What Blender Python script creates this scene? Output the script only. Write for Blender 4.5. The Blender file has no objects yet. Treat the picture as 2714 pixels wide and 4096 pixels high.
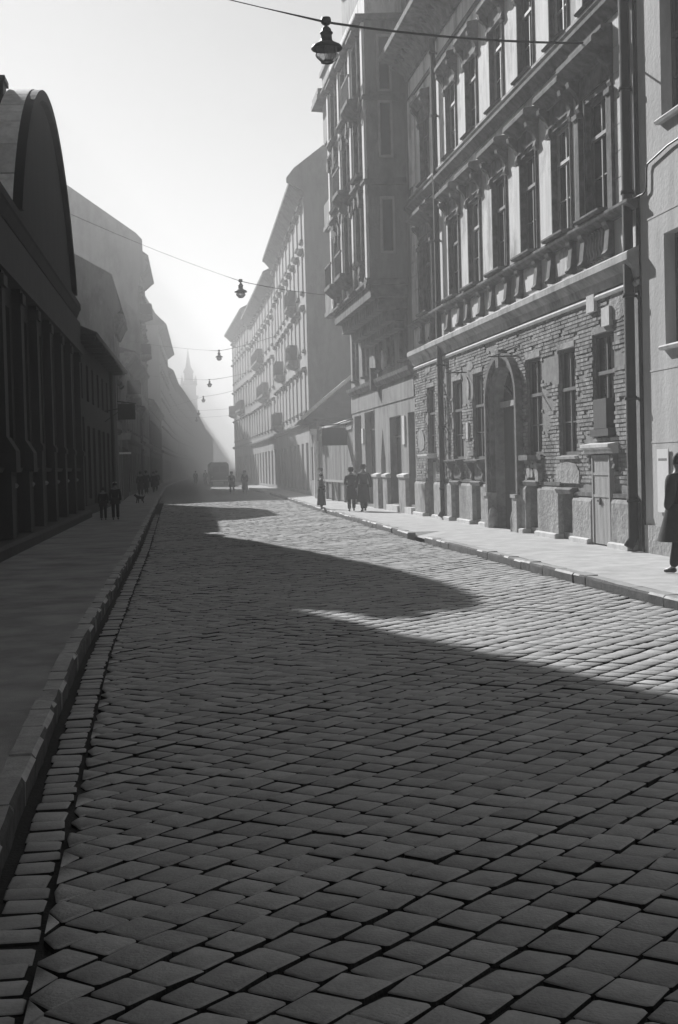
import bpy, bmesh, math, random
from mathutils import Vector, Matrix
R = math.radians
rnd = random.Random(7)
SC = bpy.context.scene
COL = SC.collection

# ---------------------------------------------------------------- camera, sky, sun, exposure
EYE = Vector((0.0, 0.0, 1.70))
HEAD, PITCH, ROLL = R(7.3886), R(-1.8685), R(1.5)
cam_d = bpy.data.cameras.new('camera')
cam_d.sensor_fit = 'VERTICAL'; cam_d.sensor_height = 36.0; cam_d.lens = 50.0
cam_d.clip_start = 0.1; cam_d.clip_end = 6000
cam = bpy.data.objects.new('camera', cam_d); COL.objects.link(cam)
fw = Vector((math.sin(HEAD)*math.cos(PITCH), math.cos(HEAD)*math.cos(PITCH), math.sin(PITCH)))
rt = Vector((math.cos(HEAD), -math.sin(HEAD), 0)); up = rt.cross(fw)
rt2 = rt*math.cos(ROLL) - up*math.sin(ROLL); up2 = rt*math.sin(ROLL) + up*math.cos(ROLL)
cam.matrix_world = Matrix(((rt2.x, up2.x, -fw.x, EYE.x), (rt2.y, up2.y, -fw.y, EYE.y), (rt2.z, up2.z, -fw.z, EYE.z), (0, 0, 0, 1)))
SC.camera = cam
SUN_AZ, SUN_EL = R(16.0), R(27.0)          # azimuth to the left of +Y
world = bpy.data.worlds.new('World'); SC.world = world; world.use_nodes = True
wt = world.node_tree; wt.nodes.clear()
sky = wt.nodes.new('ShaderNodeTexSky'); sky.sky_type = 'NISHITA'; sky.sun_disc = False
sky.sun_elevation = SUN_EL; sky.sun_rotation = -SUN_AZ
sky.air_density = 0.5; sky.dust_density = 0.35; sky.ozone_density = 1.0
bw = wt.nodes.new('ShaderNodeRGBToBW'); bg = wt.nodes.new('ShaderNodeBackground'); wo = wt.nodes.new('ShaderNodeOutputWorld')
bg.inputs[1].default_value = 0.06
wt.links.new(sky.outputs[0], bw.inputs[0]); wt.links.new(bw.outputs[0], bg.inputs[0]); wt.links.new(bg.outputs[0], wo.inputs[0])
sd = bpy.data.lights.new('sun', 'SUN'); sd.energy = 5.0; sd.angle = R(0.5); sd.color = (1, 1, 1)
sun = bpy.data.objects.new('sun', sd); COL.objects.link(sun); sun.location = (-30, 100, 60)
to_sun = Vector((-math.sin(SUN_AZ)*math.cos(SUN_EL), math.cos(SUN_AZ)*math.cos(SUN_EL), math.sin(SUN_EL)))
sun.rotation_euler = to_sun.to_track_quat('Z', 'Y').to_euler()
SC.view_settings.view_transform = 'Standard'; SC.view_settings.look = 'None'
SC.view_settings.exposure = 0.9; SC.view_settings.gamma = 1.0
SC.cycles.max_bounces = 6; SC.cycles.diffuse_bounces = 3; SC.cycles.glossy_bounces = 2; SC.cycles.volume_bounces = 3
SC.cycles.use_denoising = True
HAZE = 0.0037

# ---------------------------------------------------------------- materials (black and white photograph: neutral greys)
def mat(name, base, var=0.25, scale=2.0, rough=0.85, bump=0.15, bscale=25.0, streak=False, stain=0.0, spec=0.3, tone=None, metal=0.0, tr=(0.86, 1.15)):
    m = bpy.data.materials.new(name); m.use_nodes = True
    t = m.node_tree; N = t.nodes; L = t.links
    b = N['Principled BSDF']; b.inputs['Roughness'].default_value = rough
    b.inputs['Specular IOR Level'].default_value = spec; b.inputs['Metallic'].default_value = metal
    g = N.new('ShaderNodeNewGeometry')
    mp = N.new('ShaderNodeMapping'); mp.inputs['Scale'].default_value = (1, 1, 0.18) if streak else (1, 1, 1)
    L.new(g.outputs['Position'], mp.inputs[0])
    n1 = N.new('ShaderNodeTexNoise'); n1.inputs['Scale'].default_value = scale; n1.inputs['Detail'].default_value = 8; n1.inputs['Roughness'].default_value = 0.65
    L.new(mp.outputs[0], n1.inputs['Vector'])
    mr = N.new('ShaderNodeMapRange'); mr.inputs[1].default_value = 0.3; mr.inputs[2].default_value = 0.7
    mr.inputs[3].default_value = base*(1-var); mr.inputs[4].default_value = base*(1+var)
    L.new(n1.outputs[0], mr.inputs[0]); val = mr.outputs[0]
    def mul(a, bsock):
        x = N.new('ShaderNodeMath'); x.operation = 'MULTIPLY'; L.new(a, x.inputs[0]); L.new(bsock, x.inputs[1]); return x.outputs[0]
    if stain > 0:
        n2 = N.new('ShaderNodeTexNoise'); n2.inputs['Scale'].default_value = 0.7; n2.inputs['Detail'].default_value = 10; n2.inputs['Roughness'].default_value = 0.7
        mp2 = N.new('ShaderNodeMapping'); mp2.inputs['Scale'].default_value = (1, 1, 0.45); L.new(g.outputs['Position'], mp2.inputs[0]); L.new(mp2.outputs[0], n2.inputs['Vector'])
        r2 = N.new('ShaderNodeMapRange'); r2.inputs[1].default_value = 0.5; r2.inputs[2].default_value = 0.62; r2.inputs[3].default_value = 1.0; r2.inputs[4].default_value = 1.0-stain
        L.new(n2.outputs[0], r2.inputs[0]); val = mul(val, r2.outputs[0])
    if tone:
        if tone == 'object':
            oi = N.new('ShaderNodeObjectInfo'); src = oi.outputs['Random']
        else:
            at = N.new('ShaderNodeAttribute'); at.attribute_name = 'tone'; src = at.outputs['Fac']
        r3 = N.new('ShaderNodeMapRange'); r3.inputs[3].default_value = tr[0]; r3.inputs[4].default_value = tr[1]
        L.new(src, r3.inputs[0]); val = mul(val, r3.outputs[0])
    cc = N.new('ShaderNodeCombineColor')
    for k in range(3): L.new(val, cc.inputs[k])
    L.new(cc.outputs[0], b.inputs['Base Color'])
    if bump > 0:
        n3 = N.new('ShaderNodeTexNoise'); n3.inputs['Scale'].default_value = bscale; n3.inputs['Detail'].default_value = 6
        L.new(g.outputs['Position'], n3.inputs['Vector'])
        bp = N.new('ShaderNodeBump'); bp.inputs['Strength'].default_value = bump; bp.inputs['Distance'].default_value = 0.03
        L.new(n3.outputs[0], bp.inputs['Height']); L.new(bp.outputs[0], b.inputs['Normal'])
    return m

M = {}
M['cobble1'] = mat('cobble_single', 0.37, 0.16, 9, 0.85, 0.3, 60, tone='object', spec=0.12)
M['cobble'] = mat('cobble_field', 0.37, 0.16, 9, 0.85, 0.3, 60, tone='attr', spec=0.12)
M['joint'] = mat('joint_dirt_shade', 0.02, 0.4, 12, 0.95, 0.3, 50)
M['kerb'] = mat('kerb_granite', 0.32, 0.25, 8, 0.7, 0.3, 50, tone='object')
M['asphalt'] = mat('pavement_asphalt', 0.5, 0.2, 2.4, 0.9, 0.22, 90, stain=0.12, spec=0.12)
M['asphalt_l'] = mat('pavement_left', 0.3, 0.28, 1.1, 0.9, 0.22, 90, stain=0.2, spec=0.12)  # left pavement asphalt, darker in tone than the right
M['grime_shade'] = mat('kerb_grime_shade', 0.06, 0.5, 7, 0.9, 0.3, 30)
M['earth'] = mat('ground_earth', 0.12, 0.2, 0.5, 0.9, 0)
M['plaster'] = mat('plaster_light', 0.76, 0.2, 3.2, 0.9, 0.35, 18, streak=True, stain=0.5)
M['plaster2'] = mat('plaster_plain', 0.5, 0.2, 2.2, 0.9, 0.3, 14, streak=True, stain=0.22)
M['plaster3'] = mat('plaster_dingy', 0.24, 0.35, 2.4, 0.9, 0.4, 10, streak=True, stain=0.5)
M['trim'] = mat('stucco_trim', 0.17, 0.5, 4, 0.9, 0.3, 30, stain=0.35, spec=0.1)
M['ledge'] = mat('stucco_ledge', 0.42, 0.3, 2.5, 0.85, 0.3, 30, stain=0.5)
M['brick'] = mat('worn_brick', 0.30, 0.45, 4, 0.9, 0.5, 40, tone='attr', stain=0.5, tr=(.6, 1.3))
M['brick1'] = mat('worn_brick_single', 0.30, 0.45, 4, 0.9, 0.5, 40, tone='object', stain=0.5, tr=(.6, 1.3))
M['mortar'] = mat('brick_mortar', 0.24, 0.35, 5, 0.95, 0.3, 30)
M['stone'] = mat('plinth_stone', 0.34, 0.35, 4.5, 0.9, 0.9, 14, stain=0.4)
M['stone_w'] = mat('pale_stone', 0.6, 0.2, 4, 0.85, 0.3, 30)
M['wood_d'] = mat('dark_wood', 0.05, 0.3, 4, 0.6, 0.2, 20, streak=True)
M['wood_l'] = mat('grey_wood', 0.36, 0.25, 6, 0.7, 0.3, 30, streak=True)
M['fence'] = mat('weathered_boards', 0.19, 0.3, 5, 0.8, 0.3, 30, streak=True, tone='object', tr=(.7, 1.3))
M['frame'] = mat('window_frame_paint', 0.11, 0.25, 6, 0.6, 0.1, 40)
M['frame_l'] = mat('window_frame_pale', 0.45, 0.2, 6, 0.6, 0.1, 40)
M['glass'] = mat('window_glass', 0.02, 0.3, 1.0, 0.05, 0.03, 2, spec=0.5)
M['iron'] = mat('black_iron', 0.025, 0.3, 6, 0.5, 0.1, 40)
M['zinc'] = mat('drainpipe_zinc', 0.025, 0.3, 3, 0.9, 0.1, 30, streak=True)
M['roof'] = mat('roof_tile', 0.07, 0.3, 2, 0.95, 0.5, 6, spec=0.05)
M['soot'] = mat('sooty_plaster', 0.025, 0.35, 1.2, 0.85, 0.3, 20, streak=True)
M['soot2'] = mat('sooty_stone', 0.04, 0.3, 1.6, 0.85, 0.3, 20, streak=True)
M['copst'] = mat('coping_stone', 0.8, 0.2, 4, 0.85, 0.3, 20, tone='object')
M['fire'] = mat('firewall_render', 0.17, 0.35, 1.5, 0.9, 0.3, 8, streak=True, stain=0.45)
M['far'] = mat('far_plaster', 0.22, 0.2, 0.8, 0.9, 0.1, 5, streak=True)
M['far2'] = mat('far_plaster_pale', 0.3, 0.2, 0.8, 0.9, 0.1, 5, streak=True)
M['paper'] = mat('paper', 0.75, 0.06, 6, 0.8, 0.05, 20)
M['ink'] = mat('printed_ink', 0.2, 0.2, 6, 0.8, 0)
M['skin'] = mat('skin', 0.22, 0.1, 8, 0.6, 0.05, 60)
M['coat'] = mat('dark_wool', 0.02, 0.3, 14, 0.95, 0.2, 80)
M['coat2'] = mat('charcoal_wool', 0.035, 0.3, 14, 0.95, 0.2, 80)
M['hair'] = mat('dark_hair', 0.02, 0.3, 40, 0.7, 0.3, 90)
M['fur'] = mat('dog_fur', 0.03, 0.3, 40, 0.8, 0.3, 90)
M['bus'] = mat('vehicle_paint', 0.05, 0.2, 2, 0.45, 0.02, 4)
M['bus_t'] = mat('vehicle_trim_lit_roof', 0.3, 0.15, 2, 0.5, 0.02, 4)
def lamp_glass():
    m = bpy.data.materials.new('lamp_glass'); m.use_nodes = True
    b = m.node_tree.nodes['Principled BSDF']
    b.inputs['Base Color'].default_value = (0.5, 0.5, 0.5, 1); b.inputs['Roughness'].default_value = 0.12
    b.inputs['Transmission Weight'].default_value = 0.75; b.inputs['IOR'].default_value = 1.1
    return m
M['lampglass'] = lamp_glass()

# ---------------------------------------------------------------- mesh helpers
class Fr:
    """facade frame: u along the wall (away from the camera), d out towards the street, z up"""
    def __init__(s, p, q, side):
        s.o = Vector((p[0], p[1], 0)); e = Vector((q[0]-p[0], q[1]-p[1], 0)); s.len = e.length
        s.e = e.normalized(); s.n = Vector((-s.e.y, s.e.x, 0)) if side == 'R' else Vector((s.e.y, -s.e.x, 0))
        s.det = 1 if side == 'R' else -1
        x = s.e if s.det > 0 else -s.e
        s.rz = math.atan2(x.y, x.x)
    def P(s, u, d, z): return s.o + s.e*u + s.n*d + Vector((0, 0, z))
ID = Fr((0, 0), (1, 0), 'R')       # x = u, y = d
ID.o = Vector((0, 0, 0)); ID.e = Vector((1, 0, 0)); ID.n = Vector((0, 1, 0)); ID.det = 1

class MB:
    def __init__(s, fr=ID): s.v = []; s.f = []; s.fr = fr; s.sm = []
    def pt(s, u, d, z): s.v.append(s.fr.P(u, d, z)); return len(s.v)-1
    def face(s, ids, smooth=False):
        s.f.append(tuple(ids) if s.fr.det > 0 else tuple(reversed(ids))); s.sm.append(smooth)
    def quad(s, a, b, c, d): s.face([s.pt(*a), s.pt(*b), s.pt(*c), s.pt(*d)])
    def box(s, u0, u1, d0, d1, z0, z1):
        i = [s.pt(u, d, z) for z in (z0, z1) for (u, d) in ((u0, d0), (u1, d0), (u1, d1), (u0, d1))]
        for q in ((3, 2, 1, 0), (4, 5, 6, 7), (0, 1, 5, 4), (1, 2, 6, 5), (2, 3, 7, 6), (3, 0, 4, 7)): s.face([i[k] for k in q])
        return s
    def prof(s, poly, u0, u1):     # polygon in (d,z), extruded along u
        n = len(poly); a = [s.pt(u0, d, z) for d, z in poly]; b = [s.pt(u1, d, z) for d, z in poly]
        s.face(a[::-1]); s.face(b)
        for k in range(n): s.face([a[k], a[(k+1) % n], b[(k+1) % n], b[k]])
        return s
    def slab(s, poly, d0, d1):     # polygon in (u,z), extruded along d
        n = len(poly); a = [s.pt(u, d0, z) for u, z in poly]; b = [s.pt(u, d1, z) for u, z in poly]
        s.face(a); s.face(b[::-1])
        for k in range(n): s.face([a[(k+1) % n], a[k], b[k], b[(k+1) % n]])
        return s
    def plan(s, poly, z0, z1):     # polygon in (u,d), extruded along z
        n = len(poly); a = [s.pt(u, d, z0) for u, d in poly]; b = [s.pt(u, d, z1) for u, d in poly]
        s.face(a[::-1]); s.face(b)
        for k in range(n): s.face([a[k], a[(k+1) % n], b[(k+1) % n], b[k]])
        return s
    def ring(s, a0, a1, b0, b1, d0, d1, cu, cz, th0, th1, n=16):    # arc band in (u,z): radii (a outer/inner)
        for k in range(n):
            t0 = th0+(th1-th0)*k/n; t1 = th0+(th1-th0)*(k+1)/n
            p = [(cu+a0*math.cos(t0), cz+b0*math.sin(t0)), (cu+a1*math.cos(t0), cz+b1*math.sin(t0)), (cu+a1*math.cos(t1), cz+b1*math.sin(t1)), (cu+a0*math.cos(t1), cz+b0*math.sin(t1))]
            s.slab(p, d0, d1)
        return s
    def tube(s, pts, r, n=8):
        fr, s.fr = s.fr, ID
        rr = r if isinstance(r, (list, tuple)) else [r]*len(pts)
        rings = []
        for k, p in enumerate(pts):
            p = Vector(p); a = Vector(pts[max(k-1, 0)]); b = Vector(pts[min(k+1, len(pts)-1)])
            t = (b-a).normalized(); x = t.orthogonal() if k == 0 else (rings_x - t*rings_x.dot(t))
            x.normalize(); rings_x = x; y = t.cross(x)
            rings.append([s.pt(*(p + x*math.cos(6.28319*j/n)*rr[k] + y*math.sin(6.28319*j/n)*rr[k])) for j in range(n)])
        for k in range(len(pts)-1):
            for j in range(n): s.face([rings[k][j], rings[k][(j+1) % n], rings[k+1][(j+1) % n], rings[k+1][j]], True)
        s.face(rings[0][::-1]); s.face(rings[-1]); s.fr = fr
        return s
    def lathe(s, c, prof, n=20, cap=True):
        fr, s.fr = s.fr, ID
        rings = [[s.pt(c[0]+r*math.cos(6.28319*j/n), c[1]+r*math.sin(6.28319*j/n), c[2]+z) for j in range(n)] for r, z in prof]
        for k in range(len(prof)-1):
            for j in range(n): s.face([rings[k][j], rings[k][(j+1) % n], rings[k+1][(j+1) % n], rings[k+1][j]], True)
        if cap: s.face(rings[0][::-1]); s.face(rings[-1])
        s.fr = fr
        return s
    def wall(s, u0, u1, z0, z1, ops, d=0.0, rev=0.25):
        us = sorted(set([u0, u1]+[o[0] for o in ops]+[o[1] for o in ops])); zs = sorted(set([z0, z1]+[o[2] for o in ops]+[o[3] for o in ops]))
        us = [u for u in us if u0 <= u <= u1]; zs = [z for z in zs if z0 <= z <= z1]
        for i in range(len(us)-1):
            for j in range(len(zs)-1):
                cu = (us[i]+us[i+1])/2; cz = (zs[j]+zs[j+1])/2
                if any(o[0] < cu < o[1] and o[2] < cz < o[3] for o in ops): continue
                s.quad((us[i+1], d, zs[j]), (us[i], d, zs[j]), (us[i], d, zs[j+1]), (us[i+1], d, zs[j+1]))
        for a, b, c, e in (ops if rev else ()):
            s.quad((a, d, c), (a, d-rev, c), (a, d-rev, e), (a, d, e)); s.quad((b, d-rev, c), (b, d, c), (b, d, e), (b, d-rev, e))
            s.quad((a, d-rev, e), (b, d-rev, e), (b, d, e), (a, d, e)); s.quad((a, d, c), (b, d, c), (b, d-rev, c), (a, d-rev, c))
        return s
    def shell(s, u0, u1, z0, z1, d0, d1):     # the other faces of a building body (no front)
        s.quad((u0, d1, z0), (u0, d0, z0), (u0, d0, z1), (u0, d1, z1)); s.quad((u1, d0, z0), (u1, d1, z0), (u1, d1, z1), (u1, d0, z1))
        s.quad((u0, d0, z1), (u1, d0, z1), (u1, d1, z1), (u0, d1, z1)); s.quad((u0, d1, z0), (u0, d1, z1), (u1, d1, z1), (u1, d1, z0))
        return s
    def mesh(s, name, m, origin=(0, 0, 0), tone=None):
        o = Vector(origin); me = bpy.data.meshes.new(name)
        me.from_pydata([tuple(p-o) for p in s.v], [], s.f)
        if m: me.materials.append(m)
        me.polygons.foreach_set('use_smooth', s.sm)
        if tone is not None:
            at = me.attributes.new('tone', 'FLOAT', 'FACE'); at.data.foreach_set('value', tone)
        me.update(); return me
    def build(s, name, m, parent=None, loc=None, tone=None):
        if parent is not None: org = parent.get('_w', (0, 0, 0))
        else: org = loc or (0, 0, 0)
        o = bpy.data.objects.new(name, s.mesh(name, m, org, tone)); COL.objects.link(o)
        if parent is not None: o.parent = parent; o['_w'] = tuple(org)
        else: o.location = org; o['_w'] = tuple(org)
        return o
def tag(o, label, cat, group=None):
    o['label'] = label; o['category'] = cat
    if group: o['group'] = group
    return o
def thing(name, label, cat, loc, group=None):
    o = bpy.data.objects.new(name, None); COL.objects.link(o); o.location = loc; o['_w'] = tuple(loc); o.empty_display_size = 0.3
    return tag(o, label, cat, group)
def place(name, me, parent, w, rz=0.0, scale=None):
    o = bpy.data.objects.new(name, me); COL.objects.link(o)
    o.parent = parent; o.location = Vector(w)-Vector(parent['_w']); o.rotation_euler = (0, 0, rz)
    if scale: o.scale = scale
    return o
def under(name, me, parent):       # sub-part in its part's own space
    o = bpy.data.objects.new(name, me); COL.objects.link(o); o.parent = parent; return o
CACHE = {}
def cached(key, fn):
    if key not in CACHE: CACHE[key] = fn()
    return CACHE[key]
def lerp(tab, y):
    if y <= tab[0][0]: return tab[0][1]
    for (a, b), (c, d) in zip(tab, tab[1:]):
        if y <= c: return b+(d-b)*(y-a)/(c-a)
    return tab[-1][1]

# ---------------------------------------------------------------- street plan
LW = [(-58, -3.45), (31.7, -3.31), (54.5, -2.76), (75, -1.95), (102, -1.6), (125, -0.9), (150, -0.2), (192, 1.25), (240, 3.0), (290, 5.0), (400, 11.3), (558, 19.5), (811, 34.0)]
LK = [(-58, -0.79), (14, -0.765), (19.5, -0.67), (33.4, -0.41), (54, -0.14), (156, 1.35), (215, 3.6), (290, 7.2), (400, 13.6), (558, 22), (811, 36.6)]
RK = [(-58, 6.15), (34.4, 6.17), (43.7, 6.4), (61, 6.76), (84, 7.5), (138, 8.3), (177, 8.4), (240, 11.2), (400, 20.5), (558, 29), (811, 44)]
YS = [-58, 0, 6, 13, 18, 24, 31, 40, 50, 57, 64, 78, 92, 110, 128, 145, 160, 177, 192, 215, 240, 290, 340, 400, 480, 558, 680, 811]
RZ = -0.13         # road level; the pavements are at 0

def strip(name, f0, f1, z, m, kind='structure', y0=-58, y1=811, both=True):
    mb = MB(); ys = [y for y in YS if y0 < y < y1]; ys = [y0]+ys+[y1]
    prev = None
    for y in ys:
        cur = (mb.pt(f0(y), y, z), mb.pt(f1(y), y, z))
        if prev: mb.face([prev[0], prev[1], cur[1], cur[0]])
        prev = cur
    o = mb.build(name, m); o['kind'] = kind
    return o
gm = MB(); gm.quad((-2500, -800, -0.25), (2500, -800, -0.25), (2500, 4500, -0.25), (-2500, 4500, -0.25))
ground = gm.build('ground', M['earth']); ground['kind'] = 'structure'
# road base with a procedural sett pattern that takes over in the distance
def road_mat():
    m = mat('road_setts_far', 0.34, 0.2, 3, 0.85, 0.3, 30, spec=0.12)
    t = m.node_tree; N = t.nodes; L = t.links
    b = N['Principled BSDF']; old = b.inputs['Base Color'].links[0].from_socket
    g = N.new('ShaderNodeNewGeometry'); mp = N.new('ShaderNodeMapping'); mp.inputs['Rotation'].default_value = (0, 0, R(-48))
    br = N.new('ShaderNodeTexBrick'); br.inputs['Scale'].default_value = 1.0; br.inputs['Brick Width'].default_value = 0.2; br.inputs['Row Height'].default_value = 0.2
    br.inputs['Mortar Size'].default_value = 0.014; br.inputs['Color1'].default_value = (1, 1, 1, 1); br.inputs['Color2'].default_value = (0.75, 0.75, 0.75, 1); br.inputs['Mortar'].default_value = (0.2, 0.2, 0.2, 1)
    L.new(g.outputs['Position'], mp.inputs[0]); L.new(mp.outputs[0], br.inputs['Vector'])
    mx = N.new('ShaderNodeMix'); mx.data_type = 'RGBA'; mx.blend_type = 'MULTIPLY'; mx.inputs[0].default_value = 1
    L.new(old, mx.inputs[6]); L.new(br.outputs['Color'], mx.inputs[7]); L.new(mx.outputs[2], b.inputs['Base Color'])
    return m
YN = 80.0
road = strip('road', lambda y: lerp(LK, y), lambda y: lerp(RK, y), RZ-0.03, M['joint'], y1=YN)
far_road = strip('road_surface', lambda y: lerp(LK, y), lambda y: lerp(RK, y), RZ, road_mat(), y0=YN); far_road.parent = road
del far_road['kind']

# setts
def sett_geo(c, ax, ay, la, lb, h, jit, rg, lim=None):
    """one sett: bottom ring, shoulder ring, inset top ring; returns verts, faces"""
    vs = []
    ch = [rg.uniform(.005, .018) for _ in range(4)]; hx, hy = la/2, lb/2
    co = [(-hx+ch[0], -hy), (hx-ch[1], -hy), (hx, -hy+ch[1]), (hx, hy-ch[2]), (hx-ch[2], hy), (-hx+ch[3], hy), (-hx, hy-ch[3]), (-hx, -hy+ch[0])]
    js = [(rg.uniform(-jit, jit), rg.uniform(-jit, jit)) for _ in range(4)]
    js = [js[0], js[1], js[1], js[2], js[2], js[3], js[3], js[0]]
    tilt = (rg.uniform(-.022, .022), rg.uniform(-.022, .022))
    for (k, sc_, z) in ((0, 1.0, -0.045), (1, 1.0, h-0.006), (2, 0.92, h)):
        for (sx, sy), (jx, jy) in zip(co, js):
            x = (sx+jx)*sc_; y = (sy+jy)*sc_
            zz = z+(tilt[0]*x+tilt[1]*y if k else 0)
            X = c[0]+ax[0]*x+ay[0]*y
            if lim: X = min(max(X, lim[0]), lim[1])
            vs.append((X, c[1]+ax[1]*x+ay[1]*y, c[2]+zz))
    fs = [tuple(range(16, 24))]
    for b in (0, 8):
        for k in range(8): fs.append((b+k, b+(k+1) % 8, b+8+(k+1) % 8, b+8+k))
    return vs, fs
A = R(48); ax = (math.cos(A), math.sin(A)); ay = (-math.sin(A), math.cos(A))
GUT = 0.2
def undul(x, y): return 0.007*math.sin(x*1.7+y*0.6)+0.006*math.sin(y*1.1-x*0.7+2)+0.004*math.sin(3.1*x-2.3*y)
setts = []
ROW = 0.215
j0 = int(-6/ROW); j1 = int(62/ROW)
for j in range(j0, j1):
    off = rnd.uniform(0, .2)
    s = -6+off
    while s < 66:
        l = rnd.choice((.195, .205, .21, .22, .23, .245))
        sc = s+l/2; s += l
        wob = 0.02*math.sin(sc*1.3+j*.12)
        t = j*ROW+wob
        x = ax[0]*sc+ay[0]*t; y = ax[1]*sc+ay[1]*t
        if y < 2.6 or y > YN: continue
        e0, e1 = lerp(LK, y)+GUT+0.085, lerp(RK, y)-0.02
        if x < e0-0.08 or x > e1+0.05: continue
        setts.append((x, y, l, (e0, e1) if (x < e0+.18 or x > e1-.18) else None))
def cam_size(x, y):     # rough share of the picture, for choosing the 300 that show largest
    v = Vector((x, y, RZ))-EYE; d = v.length; z = v.dot(fw); px = v.dot(rt2)/z*3286/2.3125; py = v.dot(up2)/z*3286/2.3125
    return (d if abs(px) < 352 and abs(py) < 527 else 1e6+d)
setts.sort(key=lambda q: cam_size(q[0], q[1])+(1e7 if q[3] else 0))
variants = []
MI = [0]+[1]*8+[0]*8; SMO = [True]+[False]*8+[True]*8      # sett sides take the joint dirt colour, darkened for the shade between stones
for k in range(24):
    l = (.195, .205, .21, .22, .23, .245)[k % 6]
    vs, fs = sett_geo((0, 0, 0), (1, 0), (0, 1), l-rnd.uniform(.011, .02), ROW-rnd.uniform(.011, .022), 0.0, 0.008, rnd)
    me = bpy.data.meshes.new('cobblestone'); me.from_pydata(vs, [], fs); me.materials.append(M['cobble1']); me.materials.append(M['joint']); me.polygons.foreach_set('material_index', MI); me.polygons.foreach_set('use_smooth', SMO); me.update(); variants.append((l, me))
for (x, y, l, lim) in setts[:300]:
    me = rnd.choice([m for (q, m) in variants if q == l])
    o = bpy.data.objects.new('cobblestone', me); COL.objects.link(o); o.parent = road
    o.location = (x, y, RZ+undul(x, y)+rnd.uniform(-.005, .005)); o.rotation_euler = (0, 0, A+rnd.uniform(-.035, .035))
V = []; F = []; T = []
for (x, y, l, lim) in setts[300:]:
    b = rnd.uniform(-.035, .035); a2 = (math.cos(A+b), math.sin(A+b)); b2 = (-a2[1], a2[0])
    vs, fs = sett_geo((x, y, RZ+undul(x, y)+rnd.uniform(-.005, .005)), a2, b2, l-rnd.uniform(.011, .02), ROW-rnd.uniform(.011, .022), 0.0, 0.008, rnd, lim)
    n = len(V); V += vs; F += [tuple(n+i for i in f) for f in fs]; tv = rnd.random(); T += [tv]*len(fs)
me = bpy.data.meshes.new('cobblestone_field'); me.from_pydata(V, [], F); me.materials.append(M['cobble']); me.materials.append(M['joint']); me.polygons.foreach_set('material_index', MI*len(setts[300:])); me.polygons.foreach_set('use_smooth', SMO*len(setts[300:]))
at = me.attributes.new('tone', 'FLOAT', 'FACE'); at.data.foreach_set('value', T); me.update()
fo = bpy.data.objects.new('cobblestone_field', me); COL.objects.link(fo); fo.parent = road; fo['kind'] = 'stuff'
# gutter stones along the left kerb
gv = []
for k in range(6):
    vs, fs = sett_geo((0, 0, 0), (1, 0), (0, 1), GUT-rnd.uniform(.01, .03), .2-rnd.uniform(.014, .03), 0.0, 0.008, rnd)
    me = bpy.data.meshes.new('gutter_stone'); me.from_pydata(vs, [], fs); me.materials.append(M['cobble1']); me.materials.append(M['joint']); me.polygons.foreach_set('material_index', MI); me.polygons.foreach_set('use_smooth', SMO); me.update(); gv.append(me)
y = 3.0
while y < 60:
    s_ = rnd.uniform(.8, 1.15)
    o = bpy.data.objects.new('gutter_stone', rnd.choice(gv)); COL.objects.link(o); o.parent = road
    o.location = (lerp(LK, y)+0.065+GUT/2+rnd.uniform(-.01, .01), y, RZ-0.012+rnd.uniform(-.006, .006)); o.scale = (1, s_, 1); o.rotation_euler = (0, 0, rnd.uniform(-.03, .03)-.01)
    y += .2*s_+.004
# pavements and kerbs
DROP = (32.4, 34.6)
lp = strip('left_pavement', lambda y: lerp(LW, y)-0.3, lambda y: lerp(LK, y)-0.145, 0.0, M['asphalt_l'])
RWL = [(-58, 8.73), (62, 8.73), (82, 9.05), (113, 9.8), (150, 10.3), (177, 10.2), (240, 14), (400, 24), (811, 48)]
mb = MB()
prev = None
for y in [-58, 0, 10, 18, 26, DROP[0]-.35, DROP[0], DROP[1], DROP[1]+.35, 40, 50, 57, 64, 78, 92, 110, 128, 145, 160, 177, 240, 400, 811]:
    e = -0.10 if y in DROP else 0.0
    row = [(lerp(RK, y)+0.2, e), (lerp(RK, y)+0.9, 0.0), (lerp(RWL, y)+0.4, 0.0)]
    cur = [mb.pt(x, y, z) for x, z in row]
    if prev:
        for k in range(2): mb.face([prev[k], prev[k+1], cur[k+1], cur[k]])
    prev = cur
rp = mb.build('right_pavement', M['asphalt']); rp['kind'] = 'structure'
def kerb_mesh(w, l, h, rg, ch=0.02):
    m = MB(); p = [(-w, RZ-0.08), (0, RZ-0.08), (0.0+rg.uniform(-.008, .008), h-ch*1.5), (-ch, h), (-w, h+rg.uniform(-.004, .006))]
    m.fr = ID
    n = len(p); a = [m.pt(x, 0, z) for x, z in p]
    mid = [m.pt(x+rg.uniform(-.008, .008), l*.5, z+rg.uniform(-.006, .004)) for x, z in p]
    b = [m.pt(x+rg.uniform(-.008, .008), l, z+rg.uniform(-.006, .004)) for x, z in p]
    m.face(a); m.face(b[::-1])
    for q, r_ in ((a, mid), (mid, b)):
        for k in range(n): m.face([q[k], r_[k], r_[(k+1) % n], q[(k+1) % n]])
    me = m.mesh('kerb_stone', M['kerb']); me.materials.append(M['grime_shade'])
    for p in me.polygons:
        if abs(p.normal.x) > .8 and p.center.x > -.05: p.material_index = 1  # road-side faces coloured dark for grime and for the gutter's shade
    return me
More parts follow.
